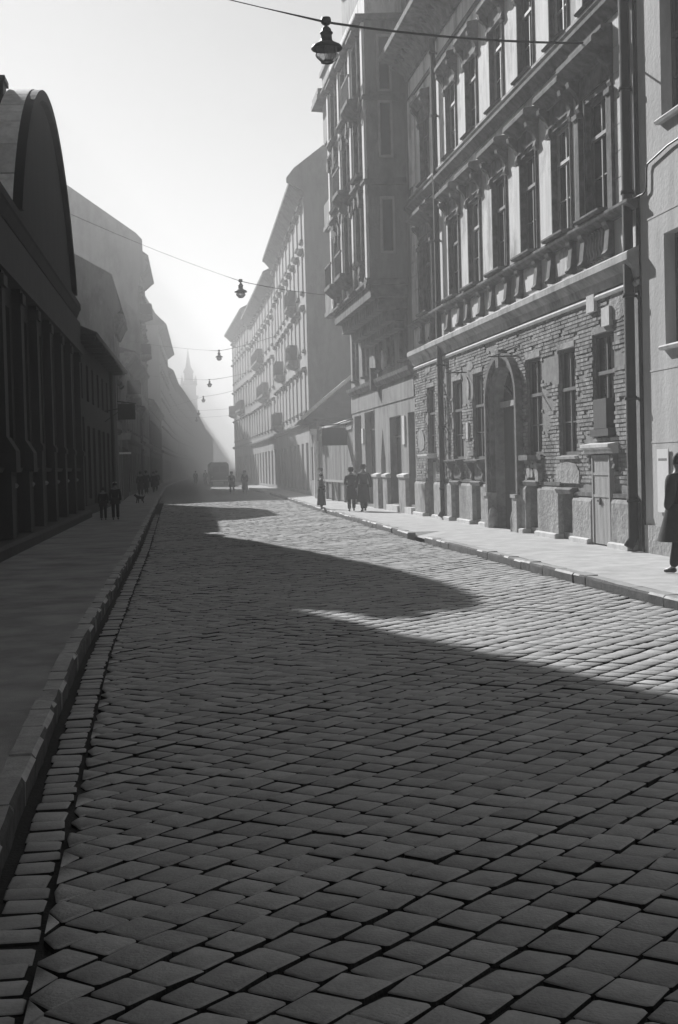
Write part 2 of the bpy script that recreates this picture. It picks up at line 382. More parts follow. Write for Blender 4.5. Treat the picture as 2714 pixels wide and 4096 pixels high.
def kerb(name, tab, side, w, h, lens, gaps=(), y0=2.5, y1=95):
    root = bpy.data.objects.new(name, None); COL.objects.link(root); root['kind'] = 'structure'; root['_w'] = (0, 0, 0)
    vs = [kerb_mesh(w, 1.0, h, rnd) for _ in range(7)]
    y = y0
    while y < y1:
        l = rnd.uniform(*lens)
        if any(a < y+l*.5 < b for a, b in gaps): y = [b for a, b in gaps if a < y+l*.5 < b][0]; continue
        x = lerp(tab, y); x2 = lerp(tab, y+l); sl = math.atan2(x2-x, l)
        o = bpy.data.objects.new('kerb_stone', rnd.choice(vs)); COL.objects.link(o); o.parent = root
        o.location = (x+rnd.uniform(-.008, .008), y, rnd.uniform(-.012, .006)); o.scale = (1 if side == 'L' else -1, l-.012, 1)
        o.rotation_euler = (0, 0, -sl)
        y += l
    m = MB(); prev = None
    for yy in [y]+[q for q in YS if q > y]:
        x = lerp(tab, yy); sg = -1 if side == 'L' else 1
        cur = [m.pt(x, yy, RZ-.05), m.pt(x, yy, h), m.pt(x+sg*w, yy, h+.002)]
        if prev:
            for k in range(2): m.face([prev[k], cur[k], cur[k+1], prev[k+1]])
        prev = cur
    m.build('kerb_run', M['kerb'], root)
    return root
kerb('left_kerb', LK, 'L', 0.155, 0.008, (.35, .8))
kerb('right_kerb', RK, 'R', 0.20, 0.01, (.45, 1.15), gaps=[DROP], y0=10)

# ---------------------------------------------------------------- windows, shared pieces
def win_mesh(w, h, bars=1, transom=0.66, t=0.07, pale=False):
    def fn():
        m = MB(); x0, x1 = -w/2, w/2
        m.box(x0, x0+t, 0, .07, 0, h); m.box(x1-t, x1, 0, .07, 0, h); m.box(x0+t, x1-t, 0, .07, 0, t); m.box(x0+t, x1-t, 0, .07, h-t, h)
        zt = h*transom; m.box(x0+t, x1-t, 0, .09, zt-t*.5, zt+t*.5)
        m.box(-t*.45, t*.45, 0, .06, t, zt-t*.5); m.box(-t*.4, t*.4, 0, .055, zt+t*.5, h-t)
        for k in range(bars):
            z = zt*(k+1)/(bars+1); m.box(x0+t, -t*.45, 0.01, .045, z-.014, z+.014); m.box(t*.45, x1-t, 0.01, .045, z-.014, z+.014)
        return m.mesh('window', M['frame_l'] if pale else M['frame'])
    def fg():
        out = []
        for (a, b, c, d) in ((-w/2+t, -t*.45, t, h*transom-t*.5), (t*.45, w/2-t, t, h*transom-t*.5), (-w/2+t, -t*.4, h*transom+t*.5, h-t), (t*.4, w/2-t, h*transom+t*.5, h-t)):
            m = MB(); m.box(a-.005, b+.005, -.012, .022, c-.005, d+.005); out.append(m.mesh('pane', M['glass']))
        return out
    return cached(('win', w, h, bars, transom, t, pale), fn), cached(('pane', w, h, transom, t), fg)
def window(fr, u, z, w, h, parent, d=-0.2, panes=True, **k):
    me, pg = win_mesh(w, h, **k)
    o = place('window', me, parent, fr.P(u, d, z), fr.rz)
    if panes:
        for p in pg: under('pane', p, o)
    return o
def part(name, m, parent, fr, fn):
    b = MB(fr); fn(b); return b.build(name, M[m], parent)


# ---------------------------------------------------------------- the ornate house on the right
FR = Fr((8.73, 0), (8.73, 1), 'R')
R1 = thing('apartment_house', 'ornate three-storey house with brick ground floor and hooded windows on the right', 'building', (8.73, 35.7, 0))
U0, U1 = 24.75, 46.75
WX = [26.9, 29.3, 31.95, 34.7, 37.5, 40.1, 44.1]
GX = [26.85, 29.3, 31.95, 37.6, 40.25, 44.1]
ARC_C, ARC_R, ARC_Z, ARC_B = 34.6, 1.25, 3.25, 0.85
ops_g = [(26.2, 27.5, 2.12, 4.15), (28.65, 29.95, 1.8, 4.05), (31.3, 32.6, 1.83, 4.05), (36.95, 38.25, 1.78, 4.1), (39.6, 40.9, 1.8, 4.06), (43.5, 44.75, 1.9, 4.1),
         (26.3, 27.42, 0.0, 1.78), (43.6, 44.9, 0.0, 1.84), (ARC_C-ARC_R, ARC_C+ARC_R, 0.0, ARC_Z+ARC_B)]
base_ops = [(28.75, 29.8, 0.14, 0.98), (31.45, 32.5, 0.14, 1.12), (37.1, 38.15, 0.14, 1.06), (39.8, 40.9, 0.12, 1.05)]
# lower wall: mortar backing, then plaster from the string course up
lw = MB(FR); lw.wall(U0, U1, 0.0, 5.05, ops_g+base_ops, d=-0.02, rev=0.3); lw.shell(U0, U1, 0.0, 5.05, -0.02, -9); lw.build('wall', M['mortar'], R1)
ops_u = [(x-.65, x+.65, 6.42, 8.72) for x in WX]+[(x-.62, x+.62, 10.48, 12.62) for x in WX]
uw = MB(FR); uw.wall(U0, U1, 5.05, 15.0, ops_u, d=0.0, rev=0); uw.shell(U0, U1, 5.05, 15.0, 0.0, -9); uw.build('wall', M['plaster'], R1)
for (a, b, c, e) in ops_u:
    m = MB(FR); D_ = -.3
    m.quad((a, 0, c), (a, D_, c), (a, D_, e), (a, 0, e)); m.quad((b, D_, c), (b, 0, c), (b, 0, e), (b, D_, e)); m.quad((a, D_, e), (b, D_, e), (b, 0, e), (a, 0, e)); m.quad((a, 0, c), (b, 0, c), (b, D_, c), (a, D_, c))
    m.build('window_reveal', M['trim'], R1)  # plaster reveals in the darker trim colour, deepening the shade of the recess
# spandrels of the arched doorway
sp = MB(FR)
for sgn in (-1, 1):
    pl = [(ARC_C+sgn*ARC_R*math.sin(R(90)*k/10), ARC_Z+ARC_B*math.cos(R(90)*k/10)) for k in range(11)]+[(ARC_C+sgn*ARC_R, ARC_Z+ARC_B)]
    sp.slab(pl, -0.3, -0.021)
sp.build('arch_spandrel', M['mortar'], R1)
# bricks, course by course, clear of the openings
brick_list = []
z = 1.22; k = 0
holes = [(a-.0, b+.0, c, e) for a, b, c, e in ops_g]+base_ops
patches = [(rnd.uniform(25.5, 46), rnd.uniform(1.4, 4.9), rnd.uniform(.15, .7), rnd.uniform(.08, .4)) for _ in range(44)]
while z < 4.9:
    u = U0+.5+(0.13 if k % 2 else 0)
    while u < U1-.05:
        l = rnd.uniform(.225, .255); a, b = u, u+l; u += l+.013
        cz = z+.034
        if abs((a+b)/2-41.85) < .18: continue
        cut = False
        for (p, q, r_, s_) in holes:
            if b > p and a < q and cz > r_-.02 and cz < s_+.02:
                if a < p-.06: b = p
                elif b > q+.06: a = q
                else: cut = True
        if ARC_Z < cz and math.hypot(((a+b)/2-ARC_C)/(ARC_R+.42), (cz-ARC_Z)/(ARC_B+.3)) < 1: cut = True
        if cz <= ARC_Z and abs((a+b)/2-ARC_C) < ARC_R+.38: cut = True
        if cut or b-a < .06 or rnd.random() < .035: continue
        if any(((a+b)/2-pu)**2/pw**2+(cz-pz)**2/ph**2 < 1 for pu, pz, pw, ph in patches): continue
        pr = rnd.uniform(-.004, .008)+(.012 if k % 6 == 2 else 0)
        brick_list.append((a, b, z, pr))
    z += .082; k += 1
brick_list.sort(key=lambda q: q[0])
def brick_mesh():
    m = MB(); m.prof([(-.03, 0), (.0, .004), (.0, .064), (-.03, .068)], -.5, .5); return m.mesh('brick', M['brick1'])
bmesh_ = brick_mesh()
for (a, b, z, pr) in brick_list[:300]:
    place('brick', bmesh_, R1, FR.P((a+b)/2, pr, z), FR.rz+rnd.uniform(-.01, .01), (b-a, 1, 1))
bm_ = MB(FR); tn = []
for (a, b, z, pr) in brick_list[300:]:
    n0 = len(bm_.f); bm_.prof([(-.03, z), (pr, z+.004), (pr, z+.064), (-.03, z+.068)], a, b); tn += [rnd.random()]*(len(bm_.f)-n0)
o = bm_.build('brick_field', M['brick'], R1, tone=tn); o['kind'] = 'stuff'
# remains of plaster and render patches on the brick
for (pu, pz, pw, ph) in patches:
    n = 11; rr = [rnd.uniform(.75, 1.12) for _ in range(n)]
    pl = [(pu+pw*rr[i]*math.cos(6.283*i/n), pz+ph*rr[i]*math.sin(6.283*i/n)) for i in range(n)]
    if any(p[0]-.1 < u < p[1]+.1 and p[2]-.1 < zz < p[3]+.1 for p in holes for u, zz in pl) or pu-pw < U0+.3 or pu+pw > U1 or abs(pu-ARC_C) < ARC_R+.5+pw: continue
    m = MB(FR); m.slab(pl[::-1], -.03, .012); m.build('render_patch', M['stone'], R1)
# pale plates high on the wall near the right-hand end
for (a, b, c, e) in ((27.12, 27.62, 4.6, 5.0), (26.2, 26.68, 4.24, 4.6)):
    part('wall_plate', 'stone_w', R1, FR, lambda m: m.box(a, b, -.01, .07, c, e))
part('wall_plate', 'stone_w', R1, FR, lambda m: m.box(38.72, 38.95, -.01, .05, 2.35, 2.8))
# plinth blocks between basement openings, pocked stone, and the pale ledge at the foot
cuts = sorted([(a, b) for a, b, c, e in base_ops]+[(26.22, 27.5), (43.52, 44.98), (ARC_C-ARC_R-.35, ARC_C+ARC_R+.35)])
edges = [25.05]+[x for c in cuts for x in c]+[U1]
for i in range(0, len(edges), 2):
    a, b = edges[i], edges[i+1]
    if b-a < .1: continue
    top = 1.14 if a > 27.6 else .95
    n = max(1, round((b-a)/1.3))
    for q in range(n):
        x0 = a+(b-a)*q/n+(.006 if q else 0); x1 = a+(b-a)*(q+1)/n
        m = MB(FR); m.prof([(-.03, .1), (.10, .1), (.10, top-.1), (.07, top-.04), (-.03, top)], x0, x1); m.build('plinth_block', M['stone'], R1)
    m = MB(FR); m.box(a-.02, b+.02, -.02, .06, top, top+.08); m.build('plinth_band', M['trim'], R1)
    m = MB(FR); m.prof([(-.03, 0), (.19, 0), (.19, .09), (.15, .11), (-.03, .11)], a, b); m.build('foot_ledge', M['stone_w'], R1)
for (a, b, c, e) in base_ops:
    part('basement_shutter', 'wood_d', R1, FR, lambda m: m.box(a, b, -.29, -.24, c, e))
    part('basement_lintel', 'trim', R1, FR, lambda m: m.prof([(-.03, e+.002), (.12, e+.002), (.16, e+.09), (.1, e+.13), (-.03, e+.13)], a-.04, b+.04))
# ground floor windows
for (a, b, c, e) in ops_g[:6]:
    w = window(FR, (a+b)/2, c, round(b-a, 3), round(e-c, 3), R1, d=-.15, bars=1, transom=.62)
    m = MB(FR); m.box(a+.02, b-.02, -.04, .02, e-.001, e+.12); m.build('lintel', M['stone'], R1)
# sills on curled brackets under the two far windows, one whole and one broken under the near ones
def bracket_mesh(h=.55, w=.16, p=.2):
    def fn():
        m = MB(); pl = [(0, 0), (.05, 0), (.09, h*.18), (.07, h*.4), (.11, h*.62), (p-.02, h*.78), (p, h*.9), (p, h), (0, h)]
        m.prof(pl, -w/2, w/2); return m.mesh('bracket', M['trim'])
    return cached(('br', h, w, p), fn)
for (a, b, c, e) in (ops_g[3], ops_g[4]):
    s_ = part('window_sill', 'trim', R1, FR, lambda m: m.prof([(-.25, c-.1), (.24, c-.1), (.27, c-.05), (.27, c-.02), (-.25, c)], a-.16, b+.16))
    for x in (a, b): place('bracket', bracket_mesh(.5, .17, .2), R1, FR.P(x, 0.02, c-.6), FR.rz)
    part('apron_panel', 'trim', R1, FR, lambda m: m.box(a+.2, b-.2, -.02, .05, c-.56, c-.14))
(a, b, c, e) = ops_g[2]
part('window_sill', 'trim', R1, FR, lambda m: m.plan([(a-.1, -.25), (a+.5, -.25), (b+.12, -.25), (b+.1, .2), (a+.45, .24), (a+.25, .1), (a-.05, .06)], c-.12, c-.0))
for i in range(9):      # broken rubble of the lost apron
    x = a+.1+i*.13; zz = c-.25-rnd.uniform(0, .4); r_ = rnd.uniform(.07, .14)
    part('broken_stone', 'stone', R1, FR, lambda m: m.slab([(x-r_, zz-r_), (x+r_*.8, zz-r_*1.2), (x+r_*1.1, zz+r_*.3), (x, zz+r_), (x-r_*.9, zz+r_*.5)][::-1], -.03, rnd.uniform(.06, .14)))
(a, b, c, e) = ops_g[1]
part('window_sill', 'stone_w', R1, FR, lambda m: m.prof([(-.25, c-.09), (.06, c-.09), (.08, c-.03), (-.25, c)], a-.05, b+.05))
part('wall_repair', 'stone', R1, FR, lambda m: m.slab([(28.5, 1.2), (30.1, 1.2), (30.2, 1.5), (29.9, 1.62), (29.3, 1.66), (28.7, 1.6), (28.45, 1.45)][::-1], -.03, .03))
# small window boxes of the right-hand bay, its plank door and hood
(a, b, c, e) = ops_g[0]
part('flower_box', 'wood_d', R1, FR, lambda m: (m.box(a+.1, b-.05, -.16, .1, c+.02, c+.16)))
part('shop_crate', 'wood_d', R1, FR, lambda m: (m.box(a+.35, b-.15, -.16, .05, c+.17, c+.75)))
D1 = (26.3, 27.42, 0.02, 1.77)
dr = part('door', 'wood_l', R1, FR, lambda m: m.box(D1[0]+.07, D1[1]-.07, -.02, .05, .03, 1.70))
for q in range(5):
    x0 = D1[0]+.075+q*(D1[1]-D1[0]-.15)/5
    b_ = MB(FR); b_.box(x0+.006, x0+(D1[1]-D1[0]-.15)/5-.006, -.0, .07, .03, 1.69); o = b_.build('plank', M['wood_l'], dr)
for zz in (.95, 1.38):
    b_ = MB(FR); b_.box(D1[0]+.08, D1[1]-.08, -.0, .085, zz, zz+.05); b_.build('door_rail', M['wood_l'], dr)
b_ = MB(FR); b_.box(D1[0]+.6, D1[0]+.66, -.0, .1, .8, .92); b_.box(D1[0]+.55, D1[0]+.75, .09, .11, .86, .89); b_.build('handle', M['iron'], dr)
part('door_frame', 'wood_l', R1, FR, lambda m: (m.box(D1[0], D1[0]+.07, -.14, .09, 0, 1.77), m.box(D1[1]-.07, D1[1], -.14, .09, 0, 1.77), m.box(D1[0]+.07, D1[1]-.07, -.14, .085, 1.70, 1.77)))
part('door_hood', 'stone_w', R1, FR, lambda m: m.prof([(-.03, 1.80), (.12, 1.80), (.15, 1.84), (.15, 1.88), (.22, 1.92), (.22, 1.98), (-.03, 2.02)], 25.98, 27.75))
for x in (26.1, 27.6): place('bracket', bracket_mesh(.34, .14, .12), R1, FR.P(x, 0, 1.455), FR.rz)
D6 = ops_g[7]
d6 = part('door', 'wood_d', R1, FR, lambda m: m.box(D6[0]+.06, D6[1]-.06, -.22, -.18, .03, 1.78))
for q in range(4):
    b_ = MB(FR); x0 = D6[0]+.1+q*.27; b_.box(x0, x0+.25, -.18, -.15, .06, 1.74); b_.build('plank', M['wood_l'], d6)
part('door_hood', 'stone_w', R1, FR, lambda m: m.prof([(-.03, 1.86), (.2, 1.86), (.3, 1.93), (.3, 1.98), (-.03, 2.0)], D6[0]-.12, D6[1]+.15))
# arched doorway
def arch_band(m, r0, r1, d0, d1):
    m.ring(r1, r0, ARC_B+(r1-ARC_R)*.75, ARC_B+(r0-ARC_R)*.75, d0, d1, ARC_C, ARC_Z, 0, math.pi, 22)
    m.box(ARC_C-r1, ARC_C-r0, d0, d1, .9, ARC_Z); m.box(ARC_C+r0, ARC_C+r1, d0, d1, .9, ARC_Z)
part('archivolt', 'trim', R1, FR, lambda m: arch_band(m, ARC_R+.22, ARC_R+.38, -.03, .17))
part('archivolt', 'trim', R1, FR, lambda m: arch_band(m, ARC_R+.001, ARC_R+.219, -.03, .09))
for sg in (-1, 1):
    x0, x1 = sorted((ARC_C+sg*(ARC_R+.0), ARC_C+sg*(ARC_R+.42)))
    part('door_pedestal', 'stone', R1, FR, lambda m: (m.box(x0, x1, -.03, .21, 0, .82), m.box(x0-.03, x1+.03, -.03, .25, .82, .899)))
    part('guard_stone', 'stone', R1, FR, lambda m: m.lathe(FR.P(ARC_C+sg*(ARC_R-.12), .1, 0), [(.13, 0), (.13, .3), (.09, .48), (.04, .55)], 10))
part('keystone', 'trim', R1, FR, lambda m: m.slab([(ARC_C-.13, 4.02), (ARC_C+.13, 4.02), (ARC_C+.18, 4.46), (ARC_C-.18, 4.46)][::-1], -.03, .2))
gd = part('entrance_door', 'wood_d', R1, FR, lambda m: m.box(ARC_C-ARC_R, ARC_C+ARC_R, -.32, -.27, 0, 3.08))
for lx in (-1, 1):
    for (z0, z1) in ((.12, .95), (1.05, 1.75), (1.85, 2.95)):
        x0, x1 = sorted((ARC_C+lx*.1, ARC_C+lx*(ARC_R-.12))); b_ = MB(FR); b_.box(x0, x1, -.27, -.235, z0, z1); b_.build('door_panel', M['wood_d'], gd)
b_ = MB(FR); b_.box(ARC_C-ARC_R+.001, ARC_C+ARC_R-.001, -.3, -.16, 3.08, 3.22); b_.build('transom', M['wood_l'], gd)
b_ = MB(FR); b_.slab([(ARC_C+(ARC_R+.0)*math.cos(R(180)*k/16), 3.22+ARC_B*math.sin(R(180)*k/16)) for k in range(17)][::-1], -.3, -.27); fl = b_.build('fanlight', M['glass'], gd)
for k in range(1, 6):
    t = math.pi*k/6; b_ = MB(FR); b_.tube([FR.P(ARC_C, -.25, 3.24), FR.P(ARC_C+1.2*math.cos(t), -.25, 3.22+.8*math.sin(t))], .025, 6); b_.build('glazing_bar', M['wood_d'], gd)
nt = part('notice', 'paper', R1, FR, lambda m: m.box(33.62, 34.25, -.234, -.22, 1.42, 2.1))
# string courses
def course(nm, m_, prof, a=U0-.12, b=U1+.08): part(nm, m_, R1, FR, lambda m: m.prof(prof, a, b))
course('string_course', 'ledge', [(-.03, 4.94), (.05, 4.94), (.07, 5.0), (.1, 5.1), (.2, 5.2), (.24, 5.25), (.24, 5.38), (.21, 5.41), (-.03, 5.52)])
course('string_course_fillet', 'stone_w', [(-.025, 4.80), (.05, 4.80), (.07, 4.85), (.05, 4.89), (-.025, 4.89)])
course('sill_course', 'trim', [(-.03, 6.16), (.08, 6.16), (.12, 6.2), (.2, 6.24), (.22, 6.28), (.22, 6.33), (-.03, 6.36)])
course('string_course', 'trim', [(-.03, 9.92), (.05, 9.92), (.07, 9.98), (.18, 10.08), (.22, 10.12), (.22, 10.2), (-.03, 10.235)])
course('blocking_course', 'ledge', [(-.03, 10.24), (.06, 10.24), (.06, 10.36), (.14, 10.38), (.14, 10.44), (-.03, 10.46)])
part('main_cornice', 'trim', R1, FR, lambda m: m.prof([(-.03, 14.3), (.1, 14.3), (.14, 14.5), (.5, 14.85), (.85, 14.95), (.92, 15.0), (.92, 15.18), (.7, 15.3), (-.03, 15.35)], U0-.2, U1+.1))
x = U0+.3
while x < U1:
    place('cornice_bracket', bracket_mesh(.55, .18, .55), R1, FR.P(x, .0, 14.3), FR.rz); x += .62
part('frieze', 'trim', R1, FR, lambda m: m.box(U0, U1, -.03, .05, 13.6, 13.72))
part('roof', 'roof', R1, FR, lambda m: m.prof([(.6, 15.32), (-.2, 15.9), (-5, 18.4), (-9, 15.4), (-9, 15.01), (-.05, 15.01)], U0, U1))
# first floor window dressing
def surround_mesh(w, h, t=.17, p=.075):
    def fn():
        m = MB(); m.box(-w/2-t, -w/2, -.03, p, -.02, h+t); m.box(w/2, w/2+t, -.03, p, -.02, h+t); m.box(-w/2, w/2, -.03, p, h, h+t)
        m.box(-w/2-t*.6, -w/2-.02, p, p+.015, 0, h+t*.6); m.box(w/2+.02, w/2+t*.6, p, p+.015, 0, h+t*.6)
        return m.mesh('window_surround', M['trim'])
    return cached(('sur', w, h, t, p), fn)
def hood_mesh(w, proj, big):
    def fn():
        m = MB(); a = w/2
        m.box(-a*.86, a*.86, -.03, .07, -.42, -.02)
        m.prof([(-.03, -.04), (.12, -.04), (.16, .04), (proj*.7, .1), (proj, .16), (proj, .25), (proj*.92, .29), (-.03, .36)], -a, a)
        if big: m.prof([(-.03, .34), (.16, .36), (.24, .43), (.24, .5), (-.03, .54)], -a*.9, a*.9)
        return m.mesh('window_hood', M['trim'])
    return cached(('hood', w, proj, big), fn)
def console_mesh(h=.52):
    def fn():
        m = MB(); m.prof([(0, -.1), (.06, -.1), (.1, .0), (.07, .12), (.14, .3), (.27, .42), (.29, h), (0, h)], -.1, .1); return m.mesh('console', M['trim'])
    return cached(('con', h), fn)
for i, x in enumerate(WX):
    end = i in (0, 6)
    window(FR, x, 6.42, 1.3, 2.3, R1, d=-.15, bars=1, transom=.68, pale=(i % 3 == 1))
    place('window_surround', surround_mesh(1.3, 2.3, .11, .03), R1, FR.P(x, 0, 6.42), FR.rz)
    hd = place('window_hood', hood_mesh(2.35 if end else 1.86, .46 if end else .36, end), R1, FR.P(x, 0, 9.28 if end else 9.24), FR.rz)
    for sg in (-1, 1):
        place('console', console_mesh(), R1, FR.P(x+sg*(1.0 if end else .8), 0.0, 8.72), FR.rz)
    if end:
        for sg in (-1, 1):
            part('pilaster_strip', 'trim', R1, FR, lambda m: (m.box(x+sg*1.02-.13, x+sg*1.02+.13, -.03, .11, 6.36, 8.62), m.box(x+sg*1.02-.17, x+sg*1.02+.17, -.03, .15, 8.5, 8.6)))
    part('window_sill', 'trim', R1, FR, lambda m: m.prof([(-.24, 6.362), (.24, 6.362), (.28, 6.4), (.28, 6.44), (-.24, 6.47)], x-.78, x+.78))
    for sg in (-1, 1): place('apron_pedestal', cached('ped', lambda: (lambda m: (m.prof([(-.03, 0), (.16, 0), (.19, .05), (.14, .12), (.1, .5), (.15, .58), (.17, .64), (-.03, .64)], -.13, .13), m.mesh('apron_pedestal', M['trim']))[1])(MB())), R1, FR.P(x+sg*.78, 0, 5.52), FR.rz)
    # balusters in the apron of the right-hand bay and shallow panels elsewhere
    if i == 0:
        for q in range(6):
            place('baluster', cached('bal', lambda: (lambda m: (m.lathe((0, .06, 0), [(.05, 0), (.05, .06), (.03, .1), (.06, .22), (.055, .3), (.03, .44), (.05, .5), (.05, .56)], 8), m.mesh('baluster', M['trim']))[1])(MB())), R1, FR.P(x-.45+q*.18, 0, 5.55), FR.rz)
    else:
        part('apron_panel', 'plaster', R1, FR, lambda m: m.box(x-.55, x+.55, -.02, .035, 5.6, 6.08))
    # second floor
    window(FR, x, 10.48, 1.24, 2.14, R1, d=-.15, bars=1, transom=.68, pale=(i % 2 == 1))
    place('window_surround', surround_mesh(1.24, 2.14, .1, .025), R1, FR.P(x, 0, 10.48), FR.rz)
    place('window_hood', hood_mesh(1.75, .3, False), R1, FR.P(x, 0, 12.88), FR.rz)
    for sg in (-1, 1): place('console', console_mesh(), R1, FR.P(x+sg*.74, 0, 12.42), FR.rz)
    part('window_sill', 'trim', R1, FR, lambda m: m.prof([(-.24, 10.462), (.17, 10.462), (.2, 10.5), (-.24, 10.53)], x-.74, x+.74))
# jointed quoin blocks at both ends
for (ua, ub) in ((25.02, 25.72), (45.6, 46.7)):
    z = 6.4
    while z < 13.4:
        if z < 9.6 or z > 10.5: part('quoin', 'plaster', R1, FR, lambda m: m.box(ua, ub, -.02, .05, z, z+.47))
        z += .485
# drainpipes
def pipe(u, parent, fr, top, r=.075, d=.17, kind='zinc'):
    p = part('drainpipe', kind, parent, fr, lambda m: m.tube([fr.P(u, d+.1, .08), fr.P(u, d, .25), fr.P(u, d, top)], r, 10))
    z = .9
    while z < top:
        b_ = MB(fr); b_.tube([fr.P(u, d, z), fr.P(u, d, z+.07)], r+.018, 10); b_.box(u-.02, u+.02, -.02, d-.05, z, z+.05); b_.build('pipe_collar', M[kind], p); z += 1.85
    return p
pipe(24.9, R1, FR, 14.3, .095, .12)
pipe(41.95, R1, FR, 14.3, .09, .13)
part('pipe_shade_strip', 'soot', R1, FR, lambda m: m.box(24.55, 24.74, -.2, .012, 0.0, 14.2))  # flush dark strip stands in for the shade beside the pipe
lb = part('sign_bracket', 'iron', R1, FR, lambda m: (m.tube([FR.P(33.2, 0, 4.2), FR.P(33.2, .75, 4.2)], .018, 6), m.tube([FR.P(33.2, 0, 4.45), FR.P(33.2, .6, 4.22)], .012, 6)))
lb = part('sign_bracket', 'iron', R1, FR, lambda m: (m.tube([FR.P(38.9, 0, 4.2), FR.P(38.9, .6, 4.2)], .018, 6)))

# ---------------------------------------------------------------- plain house at the right edge
R0 = thing('plain_house', 'smooth plastered house with dark square windows at the right edge', 'building', (8.73, 10, 0))
WN = [22.75, 19.6, 16.4, 13.2, 10.0, 6.8, 3.6, .4]
WN += [.4-3.2*k for k in range(1, 18)]
ops0 = [(x-.65, x+.65, 3.6, 5.5) for x in WN]+[(x-.65, x+.65, 7.42, 9.5) for x in WN]+[(x-.65, x+.65, 11.2, 13.2) for x in WN]+[(x-.65, x+.65, 15.0, 17.0) for x in WN]
m = MB(FR); m.wall(-56, 24.54, 0, 20, ops0, d=0.004, rev=.3); m.shell(-56, 24.54, 0, 20, .004, -9); m.build('wall', M['plaster2'], R0)  # unseen length and height extended to darken the foreground
for (a, b, c, e) in ops0:
    window(FR, (a+b)/2, c, 1.3, round(e-c, 3), R0, d=-.26, bars=1)
    part('window_sill', 'stone_w', R0, FR, lambda m: m.prof([(-.26, c-.08), (.1, c-.08), (.12, c-.03), (.1, c), (-.26, c+.01)], a-.06, b+.06))
part('plinth', 'stone', R0, FR, lambda m: m.box(-56, 24.5, -.02, .05, 0, .5))
for zz in (1.95, 3.2, 5.85, 9.9):
    part('wall_joint', 'plaster2', R0, FR, lambda m: m.box(-56, 24.5, -.02, .012, zz, zz+.03))
part('cable', 'iron', R0, FR, lambda m: m.tube([FR.P(24.9, .16, 6.3), FR.P(24.25, .05, 6.33), FR.P(24.12, .05, 6.36), FR.P(24.08, .05, 6.42), FR.P(24.06, .05, 6.72), FR.P(24.0, .05, 6.8), FR.P(23.0, .05, 6.9), FR.P(18.0, .05, 6.95)], .018, 6))
part('cornice', 'trim', R0, FR, lambda m: m.prof([(-.03, 19.4), (.2, 19.4), (.5, 19.8), (.55, 20.05), (-.03, 20.1)], -56, 24.5))
part('roof', 'roof', R0, FR, lambda m: m.prof([(.4, 20.1), (-4.5, 22.6), (-9, 20.1), (-9, 20.02), (.3, 20.02)], -56, 24.5))
pst = tag(MB(FR).box(23.28, 23.82, .03, .045, .75, 1.84).build('poster', M['paper'], None, tuple(FR.P(23.55, .03, 1.3))), 'white paper poster on plastered wall beside the man', 'poster')
b_ = MB(FR); b_.box(23.35, 23.75, .0455, .048, 1.64, 1.68); o = b_.build('printed_line', M['ink'], pst)

# ---------------------------------------------------------------- tall house with oriel, beyond the ornate house
R2 = thing('oriel_house', 'tall house with a big projecting oriel beyond the ornate hooded house', 'building', (8.73, 54.3, 0))
A0, A1 = 46.84, 62.0
ops2 = [(46.98, 48.25, .3, 3.45), (49.7, 52.1, .25, 3.43), (55.6, 58.3, .1, 3.85), (59.3, 61.3, .1, 3.8), (53.2, 54.3, .1, 3.1)]
fl1 = [(x-.5, x+.5, 5.35, 7.3) for x in (48.6, 51.3, 54.0, 57.5, 60.4)]
up2_ = [(x-.5, x+.5, z0, z0+2.1) for x in (58.4, 60.6) for z0 in (9.0, 12.6)]+[(x-.55, x+.55, 17.6, 19.8) for x in (48.6, 51.3, 54.0, 57.5, 60.4)]
m = MB(FR); m.wall(A0, A1, 0, 23, ops2+fl1+up2_, d=0.0, rev=.3); m.shell(A0, A1, 0, 23, 0, -10); m.build('wall', M['plaster3'], R2)
for (a, b, c, e) in fl1+up2_:
    window(FR, (a+b)/2, c, round(b-a, 3), round(e-c, 3), R2, d=-.15, bars=1)
    part('window_sill', 'trim', R2, FR, lambda m: m.prof([(-.2, c-.12), (.14, c-.12), (.18, c-.05), (-.2, c)], a-.15, b+.15))
    place('window_surround', surround_mesh(round(b-a, 3), round(e-c, 3), .16, .07), R2, FR.P((a+b)/2, 0, c), FR.rz)
for (a, b, c, e) in ops2[:4]:
    part('shop_door', 'wood_d', R2, FR, lambda m: (m.box(a, b, -.3, -.26, c, e), m.box(a, b, -.26, -.2, e-.75, e-.68), m.box((a+b)/2-.05, (a+b)/2+.05, -.26, -.2, c, e-.75)))
part('shop_door', 'wood_d', R2, FR, lambda m: m.box(53.2, 54.3, -.3, -.26, .1, 3.1))
part('doorway_point', 'plaster3', R2, FR, lambda m: (m.slab([(53.2, 3.1), (53.2, 1.9), (53.75, 3.1)], -.25, -.002), m.slab([(53.75, 3.1), (54.3, 1.9), (54.3, 3.1)], -.25, -.002)))
for (a, b) in ((48.3, 49.65), (52.15, 53.15), (54.35, 55.55), (58.35, 59.25), (61.35, 61.95)):
    part('pier_base', 'stone', R2, FR, lambda m: m.box(a, b, -.02, .14, 0, 1.2))
    part('pier_cap', 'stone_w', R2, FR, lambda m: m.prof([(-.02, 1.2), (.14, 1.2), (.2, 1.24), (.2, 1.32), (-.02, 1.38)], a-.03, b+.03))
for (a, b) in ((46.98, 48.25), (49.7, 52.1)): part('door_step', 'stone_w', R2, FR, lambda m: m.box(a, b, -.28, .2, 0, .22))
part('shop_cornice', 'trim', R2, FR, lambda m: m.prof([(-.02, 4.7), (.1, 4.7), (.2, 4.85), (.24, 4.98), (-.02, 5.05)], A0+.02, A1))
part('shop_fascia', 'plaster3', R2, FR, lambda m: m.box(A0+.05, A1, -.02, .03, 3.95, 4.6))
